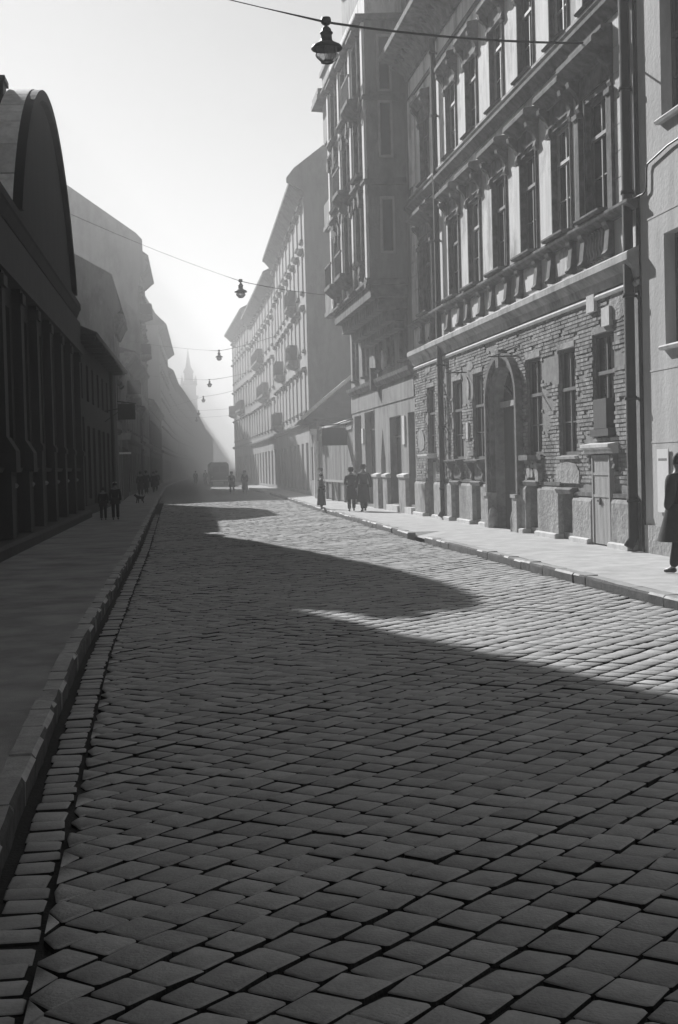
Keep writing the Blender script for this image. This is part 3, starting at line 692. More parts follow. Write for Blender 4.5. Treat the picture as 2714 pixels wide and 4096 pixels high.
part('main_cornice', 'trim', R2, FR, lambda m: m.prof([(-.02, 22.0), (.2, 22.0), (.8, 22.7), (.9, 22.9), (.9, 23.05), (-.02, 23.2)], A0, A1+.1))
part('roof', 'roof', R2, FR, lambda m: m.prof([(.6, 23.2), (-5, 26), (-10, 23.2), (-10, 23.02), (-.05, 23.02)], A0, A1))
for i, (x, z, h) in enumerate(((48.97, 2.38, 1.0), (58.8, 2.6, .62))):
    o = MB(FR).box(x-.22, x+.22, .005, .05, z, z+h).build('wall_sign', M['paper'], None, tuple(FR.P(x, .02, z)))
    tag(o, ('tall white sign plate on the pier between the two dark doorways', 'smaller white sign plate on the pier beside the walking couple')[i], 'sign')
part('round_shield', 'stone_w', R2, FR, lambda m: m.slab([(52.7+.3*math.cos(6.283*k/14), 5.6+.38*math.sin(6.283*k/14)) for k in range(14)][::-1], -.02, .12))
part('hanging_crest', 'iron', R2, FR, lambda m: m.slab([(54.6+.24*math.cos(6.283*k/14), 5.0+.45*math.sin(6.283*k/14)) for k in range(14)][::-1], .06, .3))
# the oriel itself
OD = 1.31; OA, OB = 47.5, 57.2
orw = [(x-.55, x+.55, z0, z0+2.2) for x in (49.3, 52.3, 55.3) for z0 in (8.75, 11.75, 14.3-.05)]
orw = [(a, b, c, min(e, 16.2)) for a, b, c, e in orw]
orm = MB(FR); orm.wall(OA, OB, 7.9, 16.7, orw, d=OD, rev=.25); orm.shell(OA, OB, 7.9, 16.7, OD, .0)
orm.quad((OA, 0, 7.9), (OA, OD, 7.9), (OB, OD, 7.9), (OB, 0, 7.9)); ori = orm.build('oriel', M['plaster3'], R2)
for (a, b, c, e) in orw:
    window(FR, (a+b)/2, c, 1.1, round(e-c, 3), R2, d=OD-.13, bars=1)
    place('window_surround', surround_mesh(1.1, round(e-c, 3), .16, .09), R2, FR.P((a+b)/2, OD, c), FR.rz)
    b_ = MB(FR); b_.prof([(OD-.01, c-.16), (OD+.2, c-.16), (OD+.25, c-.06), (OD-.01, c-.03)], a-.25, b+.25); b_.build('oriel_sill', M['trim'], R2)
for z0, p in ((7.75, .12), (11.1, .14), (13.9, .12), (16.55, .3)):
    part('oriel_band', 'trim', R2, FR, lambda m: m.prof([(-.02, z0), (OD+p*.5, z0), (OD+p, z0+.1), (OD+p, z0+.18), (-.02, z0+.24)], OA-p*.5, OB+p*.5))
for k, (i0, z0, z1) in enumerate(((.04, 7.35, 7.749), (.3, 6.95, 7.349), (.62, 6.6, 6.949), (.95, 6.35, 6.599))):
    part('oriel_corbel', 'trim', R2, FR, lambda m: m.box(OA+i0*.8+.05, OB-i0, -.02, OD-i0+.02, z0, z1))
for x in (OA+.02, OB-.42, 50.6, 53.6):
    part('oriel_pilaster', 'plaster', R2, FR, lambda m: m.box(x, x+.4, OD-.02, OD+.09, 8.0, 16.5))
for z0 in (8.8, 12.0, 14.2):     # narrow side lights of the oriel, towards the camera
    part('side_light', 'frame_l', R2, FR, lambda m: (m.box(OA-.05, OA+.01, .42, .92, z0, z0+1.9), ))
    part('side_light_pane', 'glass', R2, FR, lambda m: (m.box(OA-.065, OA-.049, .5, .84, z0+.08, z0+1.8), ))
for z0 in (16.8,):
    part('oriel_parapet', 'plaster', R2, FR, lambda m: (m.box(OA+.1, OB-.1, OD-.25, OD-.05, z0, z0+.85), m.box(OA+.1, OA+.3, 0, OD-.25, z0, z0+.85), m.box(OB-.3, OB-.1, 0, OD-.25, z0, z0+.85)))
# carved relief over the oriel front
for i in range(46):
    x = rnd.uniform(OA+.3, OB-.3); zz = rnd.choice((11.0, 13.6, 10.95, 8.2))+rnd.uniform(-.35, .35); r_ = rnd.uniform(.1, .28)
    part('carving', 'trim', R2, FR, lambda m: m.slab([(x+r_*rnd.uniform(.7, 1.2)*math.cos(6.283*k/7), zz+r_*rnd.uniform(.7, 1.3)*math.sin(6.283*k/7)) for k in range(7)][::-1], OD-.02, OD+rnd.uniform(.08, .2)))
# balconies stacked beyond the oriel
for z0, pj in ((8.0, 1.15), (11.7, 1.1), (16.9, 1.5)):
    ph_, ua_ = (.55, 59.4) if z0 > 16 else (1.25, 57.4)
    bl = part('balcony', 'plaster3', R2, FR, lambda m: (m.prof([(0, z0), (pj, z0+.12), (pj, z0+.3), (0, z0+.3)], ua_-.05, 61.6)))
    b_ = MB(FR); b_.box(ua_, 61.5, pj-.12, pj-.04, z0+.3, z0+ph_); b_.box(61.42, 61.5, .02, pj-.12, z0+.3, z0+ph_); b_.box(ua_, ua_+.08, .02, pj-.12, z0+.3, z0+ph_); b_.build('balcony_parapet', M['plaster3'], bl)
    for x in (ua_+.3, 61.2): place('bracket', bracket_mesh(.7, .25, .8), R2, FR.P(x, 0, z0-.69), FR.rz)

part('small_oriel', 'plaster3', R2, FR, lambda m: (m.box(57.7, 60.6, .01, 1.12, 15.3, 18.2), m.box(57.6, 60.7, .01, 1.22, 18.2, 18.4), m.prof([(.01, 14.6), (.3, 14.7), (1.12, 15.3), (.01, 15.3)], 57.8, 60.5)))
for (x, z0) in ((52.3, 11.75), (52.3, 8.75), (49.3, 14.25), (55.3, 8.75)):      # balconettes on the oriel
    bl = part('balconette', 'trim', R2, FR, lambda m: (m.prof([(OD, z0-.5), (OD+.2, z0-.45), (OD+.5, z0-.2), (OD+.5, z0-.06), (OD, z0-.06)], x-.85, x+.85), m.box(x-.85, x+.85, OD+.4, OD+.46, z0+.7, z0+.78)))
    b_ = MB(FR)
    for k in range(9): b_.box(x-.82+k*.2, x-.79+k*.2, OD+.42, OD+.45, z0-.06, z0+.7)
    b_.build('railing', M['iron'], bl)
for (a, b, c, e) in orw: part('window_hood', 'trim', R2, FR, lambda m: m.prof([(OD, e+.15), (OD+.12, e+.15), (OD+.28, e+.28), (OD+.28, e+.36), (OD, e+.42)], a-.22, b+.22))
# hanging shop sign at the end of the oriel house
hs = thing('hanging_sign', 'dark rectangular shop sign hanging from an iron arm over the right pavement', 'sign', tuple(FR.P(64.2, .7, 2.62)))
part('board', 'wood_d', hs, FR, lambda m: m.box(64.16, 64.24, -.1, 1.1, 2.62, 3.42))
part('arm', 'iron', hs, FR, lambda m: (m.tube([FR.P(61.7, .0, 3.72), FR.P(63.0, .25, 3.66), FR.P(64.2, .5, 3.56), FR.P(64.2, 1.2, 3.56)], .035, 6), m.tube([FR.P(64.2, -.12, 3.56), FR.P(64.2, .5, 3.56)], .03, 6), m.tube([FR.P(64.2, 0, 3.42), FR.P(64.2, 0, 3.56)], .015, 6), m.tube([FR.P(64.2, 1.0, 3.42), FR.P(64.2, 1.0, 3.56)], .015, 6)))

# ---------------------------------------------------------------- low house
F3 = Fr((8.78, 62.06), (8.9, 75.4), 'R')
fc = thing('board_fence', 'tall fence of upright boards between the oriel house and the low house', 'fence', (8.85, 69, 0))
x = .05; k = 0
while x < F3.len-.2:
    w_ = rnd.uniform(.16, .24)
    part('board', 'fence', fc, F3, lambda m: m.box(x, x+w_-.012, -.03, rnd.uniform(0, .015), .05, 3.6+rnd.uniform(-.03, .03))); x += w_
part('rail', 'wood_l', fc, F3, lambda m: m.box(.03, F3.len-.1, .016, .07, 3.3, 3.42)); part('rail', 'wood_l', fc, F3, lambda m: m.box(.03, F3.len-.1, .016, .08, .9, 1.0))
part('cap_rail', 'stone_w', fc, F3, lambda m: m.box(.03, F3.len-.1, -.08, .1, 3.64, 3.74))
for q in range(6): part('post', 'wood_d', fc, F3, lambda m: m.box(.3+q*2.5, .46+q*2.5, .0165, .12, 0, .9))
part('brace', 'wood_l', fc, F3, lambda m: m.slab([(6.0, .05), (6.25, .05), (7.25, .88), (7.0, .88)][::-1], .02, .09))
F3b = Fr((8.72, 75.8), (9.05, 82.0), 'R')
R3 = thing('low_house', 'low single-storey house with a dark hipped roof beyond the hanging sign', 'building', (8.9, 79, 0))
L3n = F3b.len
ops3 = [(1.0, 2.2, .05, 2.9), (3.6, 5.0, .9, 2.8)]
m = MB(F3b); m.wall(0, L3n, 0, 4.1, ops3, rev=.2); m.shell(0, L3n, 0, 4.1, 0, -8); m.build('wall', M['fire'], R3)
window(F3b, 4.3, .9, 1.4, 1.9, R3, d=-.17); part('door', 'wood_d', R3, F3b, lambda m: m.box(1.0, 2.2, -.2, -.15, .05, 2.9))
m = MB(F3b)
e_ = [m.pt(-.5, .78, 4.1), m.pt(L3n-.1, .78, 4.1), m.pt(L3n-.1, -8.4, 4.1), m.pt(-.5, -8.4, 4.1)]
f_ = [m.pt(-.5, .78, 4.24), m.pt(L3n-.1, .78, 4.24), m.pt(L3n-.1, -8.4, 4.24), m.pt(-.5, -8.4, 4.24)]
t_ = [m.pt(3.4, -3.6, 7.7), m.pt(L3n-.1, -3.6, 7.7)]
m.face(e_[::-1])
for k in range(4): m.face([e_[k], e_[(k+1) % 4], f_[(k+1) % 4], f_[k]])
m.face([f_[0], f_[1], t_[1], t_[0]]); m.face([f_[1], f_[2], t_[1]]); m.face([f_[2], f_[3], t_[0], t_[1]]); m.face([f_[3], f_[0], t_[0]])
rf = m.build('roof', M['roof'], R3)
b_ = MB(); b_.tube([F3b.P(-.5, .78, 4.26), F3b.P(3.4, -3.6, 7.74)], .11, 8); b_.build('hip_tiles', M['stone_w'], rf)  # pale colour carries the sunlit line along the hip
b_ = MB(); b_.tube([F3b.P(-.55, .84, 4.12), F3b.P(L3n-.1, .84, 4.12)], .07, 8); b_.build('gutter', M['zinc'], rf)
part('end_capital', 'stone_w', R3, F3b, lambda m: (m.box(.02, .4, -.02, .16, 0, 3.4), m.box(-.1, .5, -.02, .3, 3.4, 3.7)))
po = MB(F3).lathe(tuple(F3.P(12.2, .35, 0)), [(.1, 0), (.1, .3), (.07, .35), (.07, 2.3), (.1, 2.35), (.1, 3.0), (.04, 3.02)], 10)
tag(po.build('advertising_post', M['stone_w'], None, tuple(F3.P(12.2, .35, 0))), 'pale slender post on the pavement behind the standing man', 'post')

# ---------------------------------------------------------------- generic house for the middle distance and beyond
def house(name, label, fr, u0, u1, h, depth, floors, nb, wm='far', ridge=3.0, cor=.7, ww=1.1, roof=None, balcony=(), shop=True, wins=True, pale=False, setback=0.0, group=None, firewall=None):
    root = thing(name, label, 'building', tuple(fr.P((u0+u1)/2, 0, 0)), group)
    L_ = u1-u0; xs = [u0+L_*(k+.5)/nb for k in range(nb)]
    ops = [(x-ww/2, x+ww/2, zs, ze) for x in xs for zs, ze in floors] if wins else []
    sh = [(x-ww*.75, x+ww*.75, .25, 3.1) for x in xs] if (shop and wins) else []
    m = MB(fr); m.wall(u0, u1, 0, h, ops+sh, rev=.28); m.shell(u0, u1, 0, h, 0, -depth); m.build('wall', M[wm], root)
    for (a, b, c, e) in ops:
        wd = window(fr, (a+b)/2, c, round(b-a, 3), round(e-c, 3), root, d=-.15, pale=pale)
        place('window_hood', cached(('fh', ww), lambda: (lambda q: (q.prof([(0, 0), (.12, 0), (.26, .12), (.26, .2), (0, .24)], -ww*.75, ww*.75), q.mesh('window_hood', M['trim']))[1])(MB())), root, fr.P((a+b)/2, 0, e+.12), fr.rz)
        place('window_sill', cached(('fs', ww), lambda: (lambda q: (q.prof([(0, -.14), (.14, -.1), (.16, 0), (0, .02)], -ww*.65, ww*.65), q.mesh('window_sill', M['trim']))[1])(MB())), root, fr.P((a+b)/2, 0, c-.02), fr.rz)
    for (a, b, c, e) in sh: part('shop_front', 'wood_d', root, fr, lambda m: (m.box(a, b, -.28, -.24, c, e), m.box((a+b)/2-.04, (a+b)/2+.04, -.24, -.18, c, e)))
    part('cornice', 'trim', root, fr, lambda m: m.prof([(-.02, h-.9), (.12, h-.9), (cor*.8, h-.3), (cor, h-.2), (cor, h+.02), (-.02, h+.1)], u0, u1))
    if wins:
        part('string_course', 'trim', root, fr, lambda m: m.prof([(-.02, floors[0][0]-.95), (.14, floors[0][0]-.95), (.26, floors[0][0]-.8), (.26, floors[0][0]-.68), (-.02, floors[0][0]-.6)], u0, u1))
    rp_ = roof or [(cor*.9, h+.1), (-depth*.42, h+ridge), (-depth, h+.1), (-depth, h+.02), (-.05, h+.02)]
    rr = part('roof', 'roof', root, fr, lambda m: m.prof(rp_, u0+.05, u1-.05))
    for (x, z0, ln, pj) in balcony:
        bl = part('balcony', 'trim', root, fr, lambda m: m.prof([(0, z0-.4), (pj*.4, z0-.35), (pj, z0-.1), (pj, z0+.1), (0, z0+.1)], x-ln/2, x+ln/2))
        b_ = MB(fr)
        b_.box(x-ln/2, x+ln/2, pj-.07, pj-.02, z0+1.0, z0+1.08)
        n = int(ln/.3)
        for k in range(n+1):
            xx = x-ln/2+ln*k/n; b_.box(xx-.018, xx+.018, pj-.06, pj-.03, z0+.1, z0+1.0)
        for xx in (x-ln/2+.02, x+ln/2-.08): b_.box(xx, xx+.06, 0.02, pj-.08, z0+.1, z0+1.06)
        b_.build('balcony_railing', M['iron'], bl)
    if firewall:      # blank end wall towards the camera, outline in (d,z)
        b_ = MB(fr); b_.prof(firewall, u0-.25, u0-.001); b_.build('end_wall', M['fire'], root)
    return root
def chimney(root, fr, u, d, z, h=1.6):
    b_ = MB(fr); b_.box(u-.5, u+.5, d-.35, d+.35, z, z+h); b_.box(u-.58, u+.58, d-.43, d+.43, z+h, z+h+.15); b_.build('chimney', M['fire'], root)
FL4 = [(5.0, 7.2), (8.6, 10.8), (12.0, 14.1), (15.0, 16.6)]
F4 = Fr((9.05, 82.3), (9.85, 113), 'R')
h4 = house('balcony_house', 'tall hazy house with a blank end wall and balconies beyond the low house', F4, 0, F4.len, 18.2, 13, FL4, 9, 'far2', 3.2, .8, 1.15,
      balcony=[(8.5, 8.3, 2.6, .6), (22, 8.3, 2.6, .6), (8.5, 11.7, 2.6, .6), (25.4, 4.7, 4.0, .6)],
      firewall=[(0, 0), (0, 17.6), (.95, 18.1), (.95, 18.35), (.5, 18.9), (-4, 22.3), (-9, 21), (-13, 18.2), (-13, 0)])
chimney(h4, F4, 9, -4, 20.3, 2.2); chimney(h4, F4, 20, -4.5, 20.3, 2.0)
F5 = Fr((9.85, 113.2), (10.25, 148), 'R')
h5 = house('corner_house', 'hazy house with rows of pale window hoods in the middle of the right row', F5, 0, F5.len, 17.2, 13, [(4.9, 7.0), (8.3, 10.4), (11.7, 13.6), (14.4, 15.8)], 9, 'far2', 3.0, .8, 1.15,
      balcony=[(19, 11.3, 9, .55), (12, 7.9, 8, .55)])
chimney(h5, F5, 8, -4, 19, 2)
F6 = Fr((10.25, 148.2), (10.1, 177), 'R')
h6 = house('row_house', 'last hazy house of the right row, above the parked bus', F6, 0, F6.len, 18.2, 12, [(5.0, 7.1), (8.5, 10.6), (12.0, 14.0), (15.0, 16.6)], 7, 'far', 3.0, .9, 1.2,
      balcony=[(26, 8.2, 3, .7), (14, 8.2, 8, .5)])

# ---------------------------------------------------------------- left side: hall with the arched gable
FL = Fr((-3.31, 31.73), (-2.76, 54.5), 'L')
H0 = thing('arched_hall', 'dark sooty hall with a great round-arched gable at the left', 'building', tuple(FL.P(10, 0, 0)))
g0, g1 = -8.0, FL.len     # starts before the left edge of the picture
pil = [-7.5, -4.0, -.5, 3.0, 6.6, 10.2, 13.8, 17.4, 21.4]
opsL = [(pil[i]+.75, pil[i+1]-.45, 1.9, 5.6) for i in range(len(pil)-1)]
opsB = [(pil[i]+.95, pil[i+1]-.65, .35, 1.35) for i in range(len(pil)-1)]
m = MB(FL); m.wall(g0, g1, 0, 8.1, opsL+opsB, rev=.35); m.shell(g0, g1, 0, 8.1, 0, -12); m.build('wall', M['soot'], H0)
for (a, b, c, e) in opsL:
    window(FL, (a+b)/2, c, round(b-a, 3), round(e-c, 3), H0, d=-.3, bars=2)
    part('window_sill', 'soot2', H0, FL, lambda m: m.prof([(-.3, c-.16), (.16, c-.16), (.2, c-.06), (-.3, c)], a-.1, b+.1))
for (a, b, c, e) in opsB: part('basement_sill', 'fire', H0, FL, lambda m: m.prof([(-.02, e+.02), (.1, e+.02), (.14, e+.08), (.1, e+.13), (-.02, e+.14)], a+.2, b-.2))  # sill highlights put into a paler colour than the wall
for (a, b, c, e) in opsB: part('basement_grille', 'iron', H0, FL, lambda m: m.box(a, b, -.34, -.3, c, e))
for x in pil:
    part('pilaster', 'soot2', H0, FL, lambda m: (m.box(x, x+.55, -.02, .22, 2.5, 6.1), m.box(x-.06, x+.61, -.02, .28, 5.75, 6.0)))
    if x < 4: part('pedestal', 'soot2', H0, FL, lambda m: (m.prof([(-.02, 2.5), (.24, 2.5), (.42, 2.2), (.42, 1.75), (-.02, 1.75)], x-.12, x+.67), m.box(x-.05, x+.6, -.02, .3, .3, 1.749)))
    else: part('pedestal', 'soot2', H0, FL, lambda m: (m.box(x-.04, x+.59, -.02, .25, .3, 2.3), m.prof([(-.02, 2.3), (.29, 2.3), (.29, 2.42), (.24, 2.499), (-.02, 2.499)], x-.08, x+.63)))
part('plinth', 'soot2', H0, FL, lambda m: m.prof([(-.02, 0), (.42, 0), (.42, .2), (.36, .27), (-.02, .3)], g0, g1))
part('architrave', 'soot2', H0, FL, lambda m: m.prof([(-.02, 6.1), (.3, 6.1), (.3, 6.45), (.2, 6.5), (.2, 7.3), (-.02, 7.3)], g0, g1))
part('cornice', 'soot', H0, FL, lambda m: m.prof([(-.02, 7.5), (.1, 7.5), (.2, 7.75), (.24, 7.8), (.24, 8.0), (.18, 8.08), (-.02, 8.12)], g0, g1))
# gable
def fy(y): return (y-31.73)/(54.5-31.73)*FL.len
gc, gr, gz = fy(44.83), 10.42, 2.69
ang = math.asin((8.24-gz)/gr); n = 34
arc = [(gc+gr*math.cos(ang+(math.pi-2*ang)*k/n), gz+gr*math.sin(ang+(math.pi-2*ang)*k/n)) for k in range(n+1)]
arcI = [(gc+(gr-.3)*math.cos(ang+.02+(math.pi-2*ang-.04)*k/n), gz+(gr-.3)*math.sin(ang+.02+(math.pi-2*ang-.04)*k/n)) for k in range(n+1)]
part('gable', 'soot', H0, FL, lambda m: m.slab([(u, z) for u, z in arcI][::-1], -.6, .02))
rim = MB(FL)
for k in range(n):
    rim.slab([arc[k], arcI[k], arcI[k+1], arc[k+1]][::-1], -.05, .2)
rim.build('gable_rim', M['soot'], H0)
nc = 17
for k in range(nc):
    t0 = ang+(math.pi-2*ang)*k/nc+.0025; t1 = ang+(math.pi-2*ang)*(k+1)/nc-.0025
    b_ = MB(FL); q = 3
    pl = [(gc+(gr+.02)*math.cos(t0+(t1-t0)*i/q), gz+(gr+.02)*math.sin(t0+(t1-t0)*i/q)) for i in range(q+1)]+[(gc+(gr-.28)*math.cos(t1+(t0-t1)*i/q), gz+(gr-.28)*math.sin(t1+(t0-t1)*i/q)) for i in range(q+1)]
    b_.slab(pl[::-1], -.68, -.051); b_.build('coping_stone', M['copst'], H0)
part('roof', 'roof', H0, FL, lambda m: m.prof([(-.05, 8.26), (-.6, 9.0), (-6, 11.5), (-12, 8.26), (-12, 8.15), (-.05, 8.15)], g0, g1))
part('roof_vent', 'iron', H0, FL, lambda m: (m.box(fy(41.2), fy(41.9), -1.35, -.78, 10.0, 12.75), m.box(fy(41.1), fy(42.0), -1.45, -.72, 12.75, 12.9)))
# unseen higher block, placed behind the hall to throw the foreground shade
BK = thing('shade_block', 'unseen tall block placed behind the arched hall to cast the foreground shade', 'building', (-11, 34, 0))
mm = MB(); mm.box(-16, -5.75, 23.6, 44.3, 8.0, 23.5); mm.build('wall', M['soot2'], BK)
mm = MB(); mm.slab([(-16.2, 23.5), (-5.5, 23.5), (-10.8, 26)], 23.5, 44.4); mm.build('roof', M['roof'], BK)
# nearer neighbour of the hall, beside the photographer
FN = Fr((-3.7, -56), (-3.45, 23.4), 'L')
house('sooty_house', 'sooty house on the left beside the photographer, outside the picture', FN, 0, FN.len-.3, 20.5, 9, [(4.8, 7), (8.4, 10.6), (11.8, 13.8), (15.2, 17.4)], 16, 'soot', 3, .5, 1.2)  # unseen; height and length raised to darken the foreground

# ---------------------------------------------------------------- left side beyond the hall
G1 = Fr((-2.76, 54.6), (-1.98, 76.9), 'L')
E1 = thing('shop_house', 'low dark shop house with deep eaves beyond the arched hall', 'building', tuple(G1.P(11, 0, 0)))
o1 = [(1.0, 2.9, .1, 3.9), (4.2, 5.6, .6, 3.6), (7.0, 8.4, .1, 3.6), (10, 11.6, .6, 3.6), (13, 14.4, .1, 3.6), (16, 17.6, .6, 3.6), (19, 20.6, .1, 3.6)]
o2 = [(x, x+1.1, 4.6, 6.1) for x in (1.4, 4.4, 7.2, 10.3, 13.2, 16.3, 19.3)]
m = MB(G1); m.wall(0, G1.len, 0, 6.9, o1+o2, rev=.25); m.shell(0, G1.len, 0, 6.9, 0, -9); m.build('wall', M['soot'], E1)
for (a, b, c, e) in o2: window(G1, (a+b)/2, c, round(b-a, 3), round(e-c, 3), E1, d=-.2)
for i, (a, b, c, e) in enumerate(o1):
    part('shutter', 'wood_l' if i in (0, 3) else 'wood_d', E1, G1, lambda m: (m.box(a, b, -.2, -.15, c, e), m.box((a+b)/2-.03, (a+b)/2+.03, -.15, -.11, c, e)))
part('roof', 'roof', E1, G1, lambda m: m.prof([(.75, 6.85), (.8, 6.98), (-4.5, 9.2), (-9, 7.1), (-9, 6.95), (0, 6.93)], .02, G1.len))
for k in range(12): part('rafter_end', 'wood_d', E1, G1, lambda m: m.box(.5+k*1.85, .62+k*1.85, .0, .7, 6.72, 6.85))
part('plinth', 'soot2', E1, G1, lambda m: m.box(.0, G1.len, -.02, .12, 0, .35))
part('drainpipe', 'zinc', E1, G1, lambda m: m.tube([G1.P(18.4, .12, .1), G1.P(18.4, .12, 6.7)], .07, 8))
part('lamp_bracket', 'iron', E1, G1, lambda m: (m.tube([G1.P(14.8, 0, 4.6), G1.P(14.8, .9, 4.75)], .03, 6), m.tube([G1.P(14.8, 0, 4.1), G1.P(14.8, .9, 4.72)], .02, 6)))
G2 = Fr((-1.85, 77.0), (-1.75, 84.0), 'L')
h = house('mansard_house', 'narrow two-storey house with a mansard roof and bare end wall on the left', G2, .25, G2.len, 10.1, 11, [(4.6, 6.3), (7.2, 9.2)], 2, 'fire', 2, .5, 1.1,
      roof=[(.5, 10.2), (.0, 12.05), (-2.2, 13.3), (-6.5, 15.4), (-11, 12.2), (-11, 10.12), (-.05, 10.12)],
      firewall=[(0, 0), (0, 10.0), (.34, 10.3), (.30, 10.75), (-.02, 12.2), (-2.2, 13.45), (-6.5, 15.5), (-11, 12.4), (-11, 0)])
sb = thing('projecting_sign', 'black boxy shop sign projecting over the left pavement', 'sign', tuple(G2.P(1.2, .5, 4.5)))
part('box', 'wood_d', sb, G2, lambda m: m.box(1.1, 1.4, .02, .95, 4.5, 5.35)); part('arm', 'iron', sb, G2, lambda m: m.tube([G2.P(1.25, 0, 5.5), G2.P(1.25, 1.0, 5.36)], .03, 6))
sb = thing('projecting_sign', 'lower white-edged shop sign on the left wall behind the two children', 'sign', tuple(G2.P(.5, .3, 3.2)))
part('box', 'wood_l', sb, G2, lambda m: m.box(.4, .52, .02, .7, 3.4, 3.75)); part('white_edge', 'paper', sb, G2, lambda m: m.box(.38, .54, .05, .68, 2.62, 2.72))  # plain white strip under the box
G3 = Fr((-1.75, 84.1), (-1.7, 97.4), 'L')
yw = thing('yard_wall', 'low sooty yard wall between the mansard house and the hipped house', 'wall', tuple(G3.P(6, 0, 0)))
part('wall', 'soot2', yw, G3, lambda m: m.box(0, G3.len, -.4, 0, 0, 3.0)); part('coping', 'soot2', yw, G3, lambda m: m.box(0, G3.len, -.45, .06, 3.0, 3.12))
G4 = Fr((-1.7, 97.5), (-1.0, 121.5), 'L')
house('hipped_house', 'low hazy house with a sloping roof halfway along the left row', G4, 0, G4.len, 9.7, 10, [(4.6, 6.3), (7.0, 8.8)], 7, 'fire', 1.6, .8, 1.1, balcony=[(3.4, 6.9, 2.6, .9)])
G5 = Fr((-.85, 131.0), (-.3, 150), 'L')
h = house('gabled_house', 'tall house with a huge blank sloping end wall on the left', G5, .25, G5.len, 21.3, 17, [(5, 7.3), (8.8, 11.1), (12.6, 14.8), (16.2, 18.3)], 5, 'fire', 5.5, .95, 1.2, balcony=[(3, 16, 3, 1.1), (3, 12.3, 3, .9)],
      firewall=[(0, 0), (0, 19.2), (.75, 19.9), (.95, 20.5), (.5, 21.0), (.45, 22.7), (-.1, 23.3), (-7.0, 28.3), (-11.5, 26), (-17, 22), (-17, 0)])
G5b = Fr((-1.0, 121.6), (-.86, 130.7), 'L')
house('infill_house', 'small low house at the foot of the huge blank end wall', G5b, 0, G5b.len-.1, 7.0, 9, [(4.2, 5.8)], 3, 'soot2', 1.6, .5, 1.0)
G6 = Fr((-.25, 150.2), (1.1, 191), 'L')
house('low_row_house', 'low distant house in shade beyond the gabled house', G6, 0, G6.len, 9.0, 10, [(4.6, 6.6)], 9, 'soot2', 1.5, .6, 1.1)
G7 = Fr((1.25, 191.3), (2.95, 239), 'L')
house('steep_roofed_house', 'distant tall house with a steep roof on the left row', G7, 0, G7.len, 21, 13, [(5, 7.3), (8.8, 11), (12.4, 14.6), (16, 18)], 10, 'far', 6, 1.1, 1.2,
      roof=[(1.0, 21.2), (-.3, 22.5), (-2.2, 26), (-6, 29), (-13, 22), (-13, 21.05), (-.05, 21.05)])
sgts = [((2.95, 239.3), (5.0, 290), 18.3, 'nearest'), ((5.0, 290.3), (11.3, 400), 18.8, 'second'), ((11.3, 400.5), (19.5, 558), 18.4, 'third'), ((19.5, 558.5), (34, 811), 18.0, 'farthest')]
for i, (p, q, hh, nm) in enumerate(sgts):
    fr = Fr(p, q, 'L')
    house('row_house', nm+' of the four pale houses fading out at the end of the left row', fr, 0, fr.len, hh, 14, [(5, 7.2), (8.6, 10.8), (12.2, 14.2)], max(6, int(fr.len/9)), 'far', 4, .9, 1.4, shop=False, wins=(i < 2), group='distant houses at the end of the left row')
# church tower
tw = thing('church_tower', 'faint church tower with a pointed spire at the end of the street', 'tower', (12.9, 490, 0))
t_ = MB(); t_.box(10.2, 15.6, 487, 492.6, 0, 26); t_.build('shaft', M['far'], tw)
t_ = MB(); t_.box(9.8, 16, 486.6, 493, 26, 26.8); t_.box(10.6, 15.2, 487.4, 492.2, 26.8, 30.5); t_.build('belfry', M['far'], tw)
t_ = MB(); t_.lathe((12.9, 489.8, 30.5), [(3.0, 0), (2.4, .8), (1.6, 1.6), (1.5, 4.0), (1.9, 4.4), (.9, 6.2), (.5, 9), (.12, 12.4)], 8); t_.build('spire', M['roof'], tw)
for (dx, dy) in ((-2.3, -2.3), (2.3, -2.3), (-2.3, 2.3), (2.3, 2.3)):
    t_ = MB(); t_.lathe((12.9+dx, 489.8+dy, 30.5), [(.5, 0), (.4, 1.6), (.05, 3.2)], 6); t_.build('pinnacle', M['far'], tw)
for x in (11.8, 14.0):
    t_ = MB(); t_.box(x-.5, x+.5, 486.9, 487.0, 18, 23); t_.build('louvre', M['iron'], tw)

# ---------------------------------------------------------------- wires and lamps
def lamp_parts():
    L_ = []
    m = MB(); m.lathe((0, 0, 0), [(.03, .62), (.1, .66), (.135, .70), (.135, .80), (.12, .82), (.12, .84), (.03, .84)], 16); m.tube([(0, 0, .58), (0, 0, .68)], .035, 8); L_.append(('insulator', m.mesh('insulator', M['iron'])))
    m = MB(); m.lathe((0, 0, 0), [(.02, .62), (.07, .60), (.12, .54), (.14, .47), (.175, .45), (.175, .42), (.145, .40), (.15, .28), (.165, .22), (.205, .2), (.205, .175), (.13, .16)], 20); L_.append(('housing', m.mesh('housing', M['iron'])))
    m = MB(); m.lathe((0, 0, 0), [(.12, .18), (.26, .165), (.38, .10), (.42, .02), (.405, .0), (.36, .06), (.25, .135), (.12, .15)], 28, False); L_.append(('shade', m.mesh('shade', M['iron'])))
    m = MB(); m.lathe((0, 0, 0), [(.26, .13), (.27, .0), (.285, -.1), (.31, -.16), (.28, -.21), (.2, -.29), (.15, -.33)], 24, False); L_.append(('globe', m.mesh('globe', M['lampglass'])))
    m = MB(); m.lathe((0, 0, 0), [(.15, -.30), (.165, -.315), (.165, -.35), (.13, -.36), (.125, -.34)], 20, False)
    for k in range(6):
        t = 6.283*k/6+.2; c_, s_ = math.cos(t), math.sin(t)
        m.tube([(.265*c_, .265*s_, .13), (.288*c_, .288*s_, -.1), (.315*c_, .315*s_, -.16), (.283*c_, .283*s_, -.215), (.155*c_, .155*s_, -.335)], .008, 5)
    L_.append(('cage', m.mesh('cage', M['iron'])))
    return L_
LP = lamp_parts()
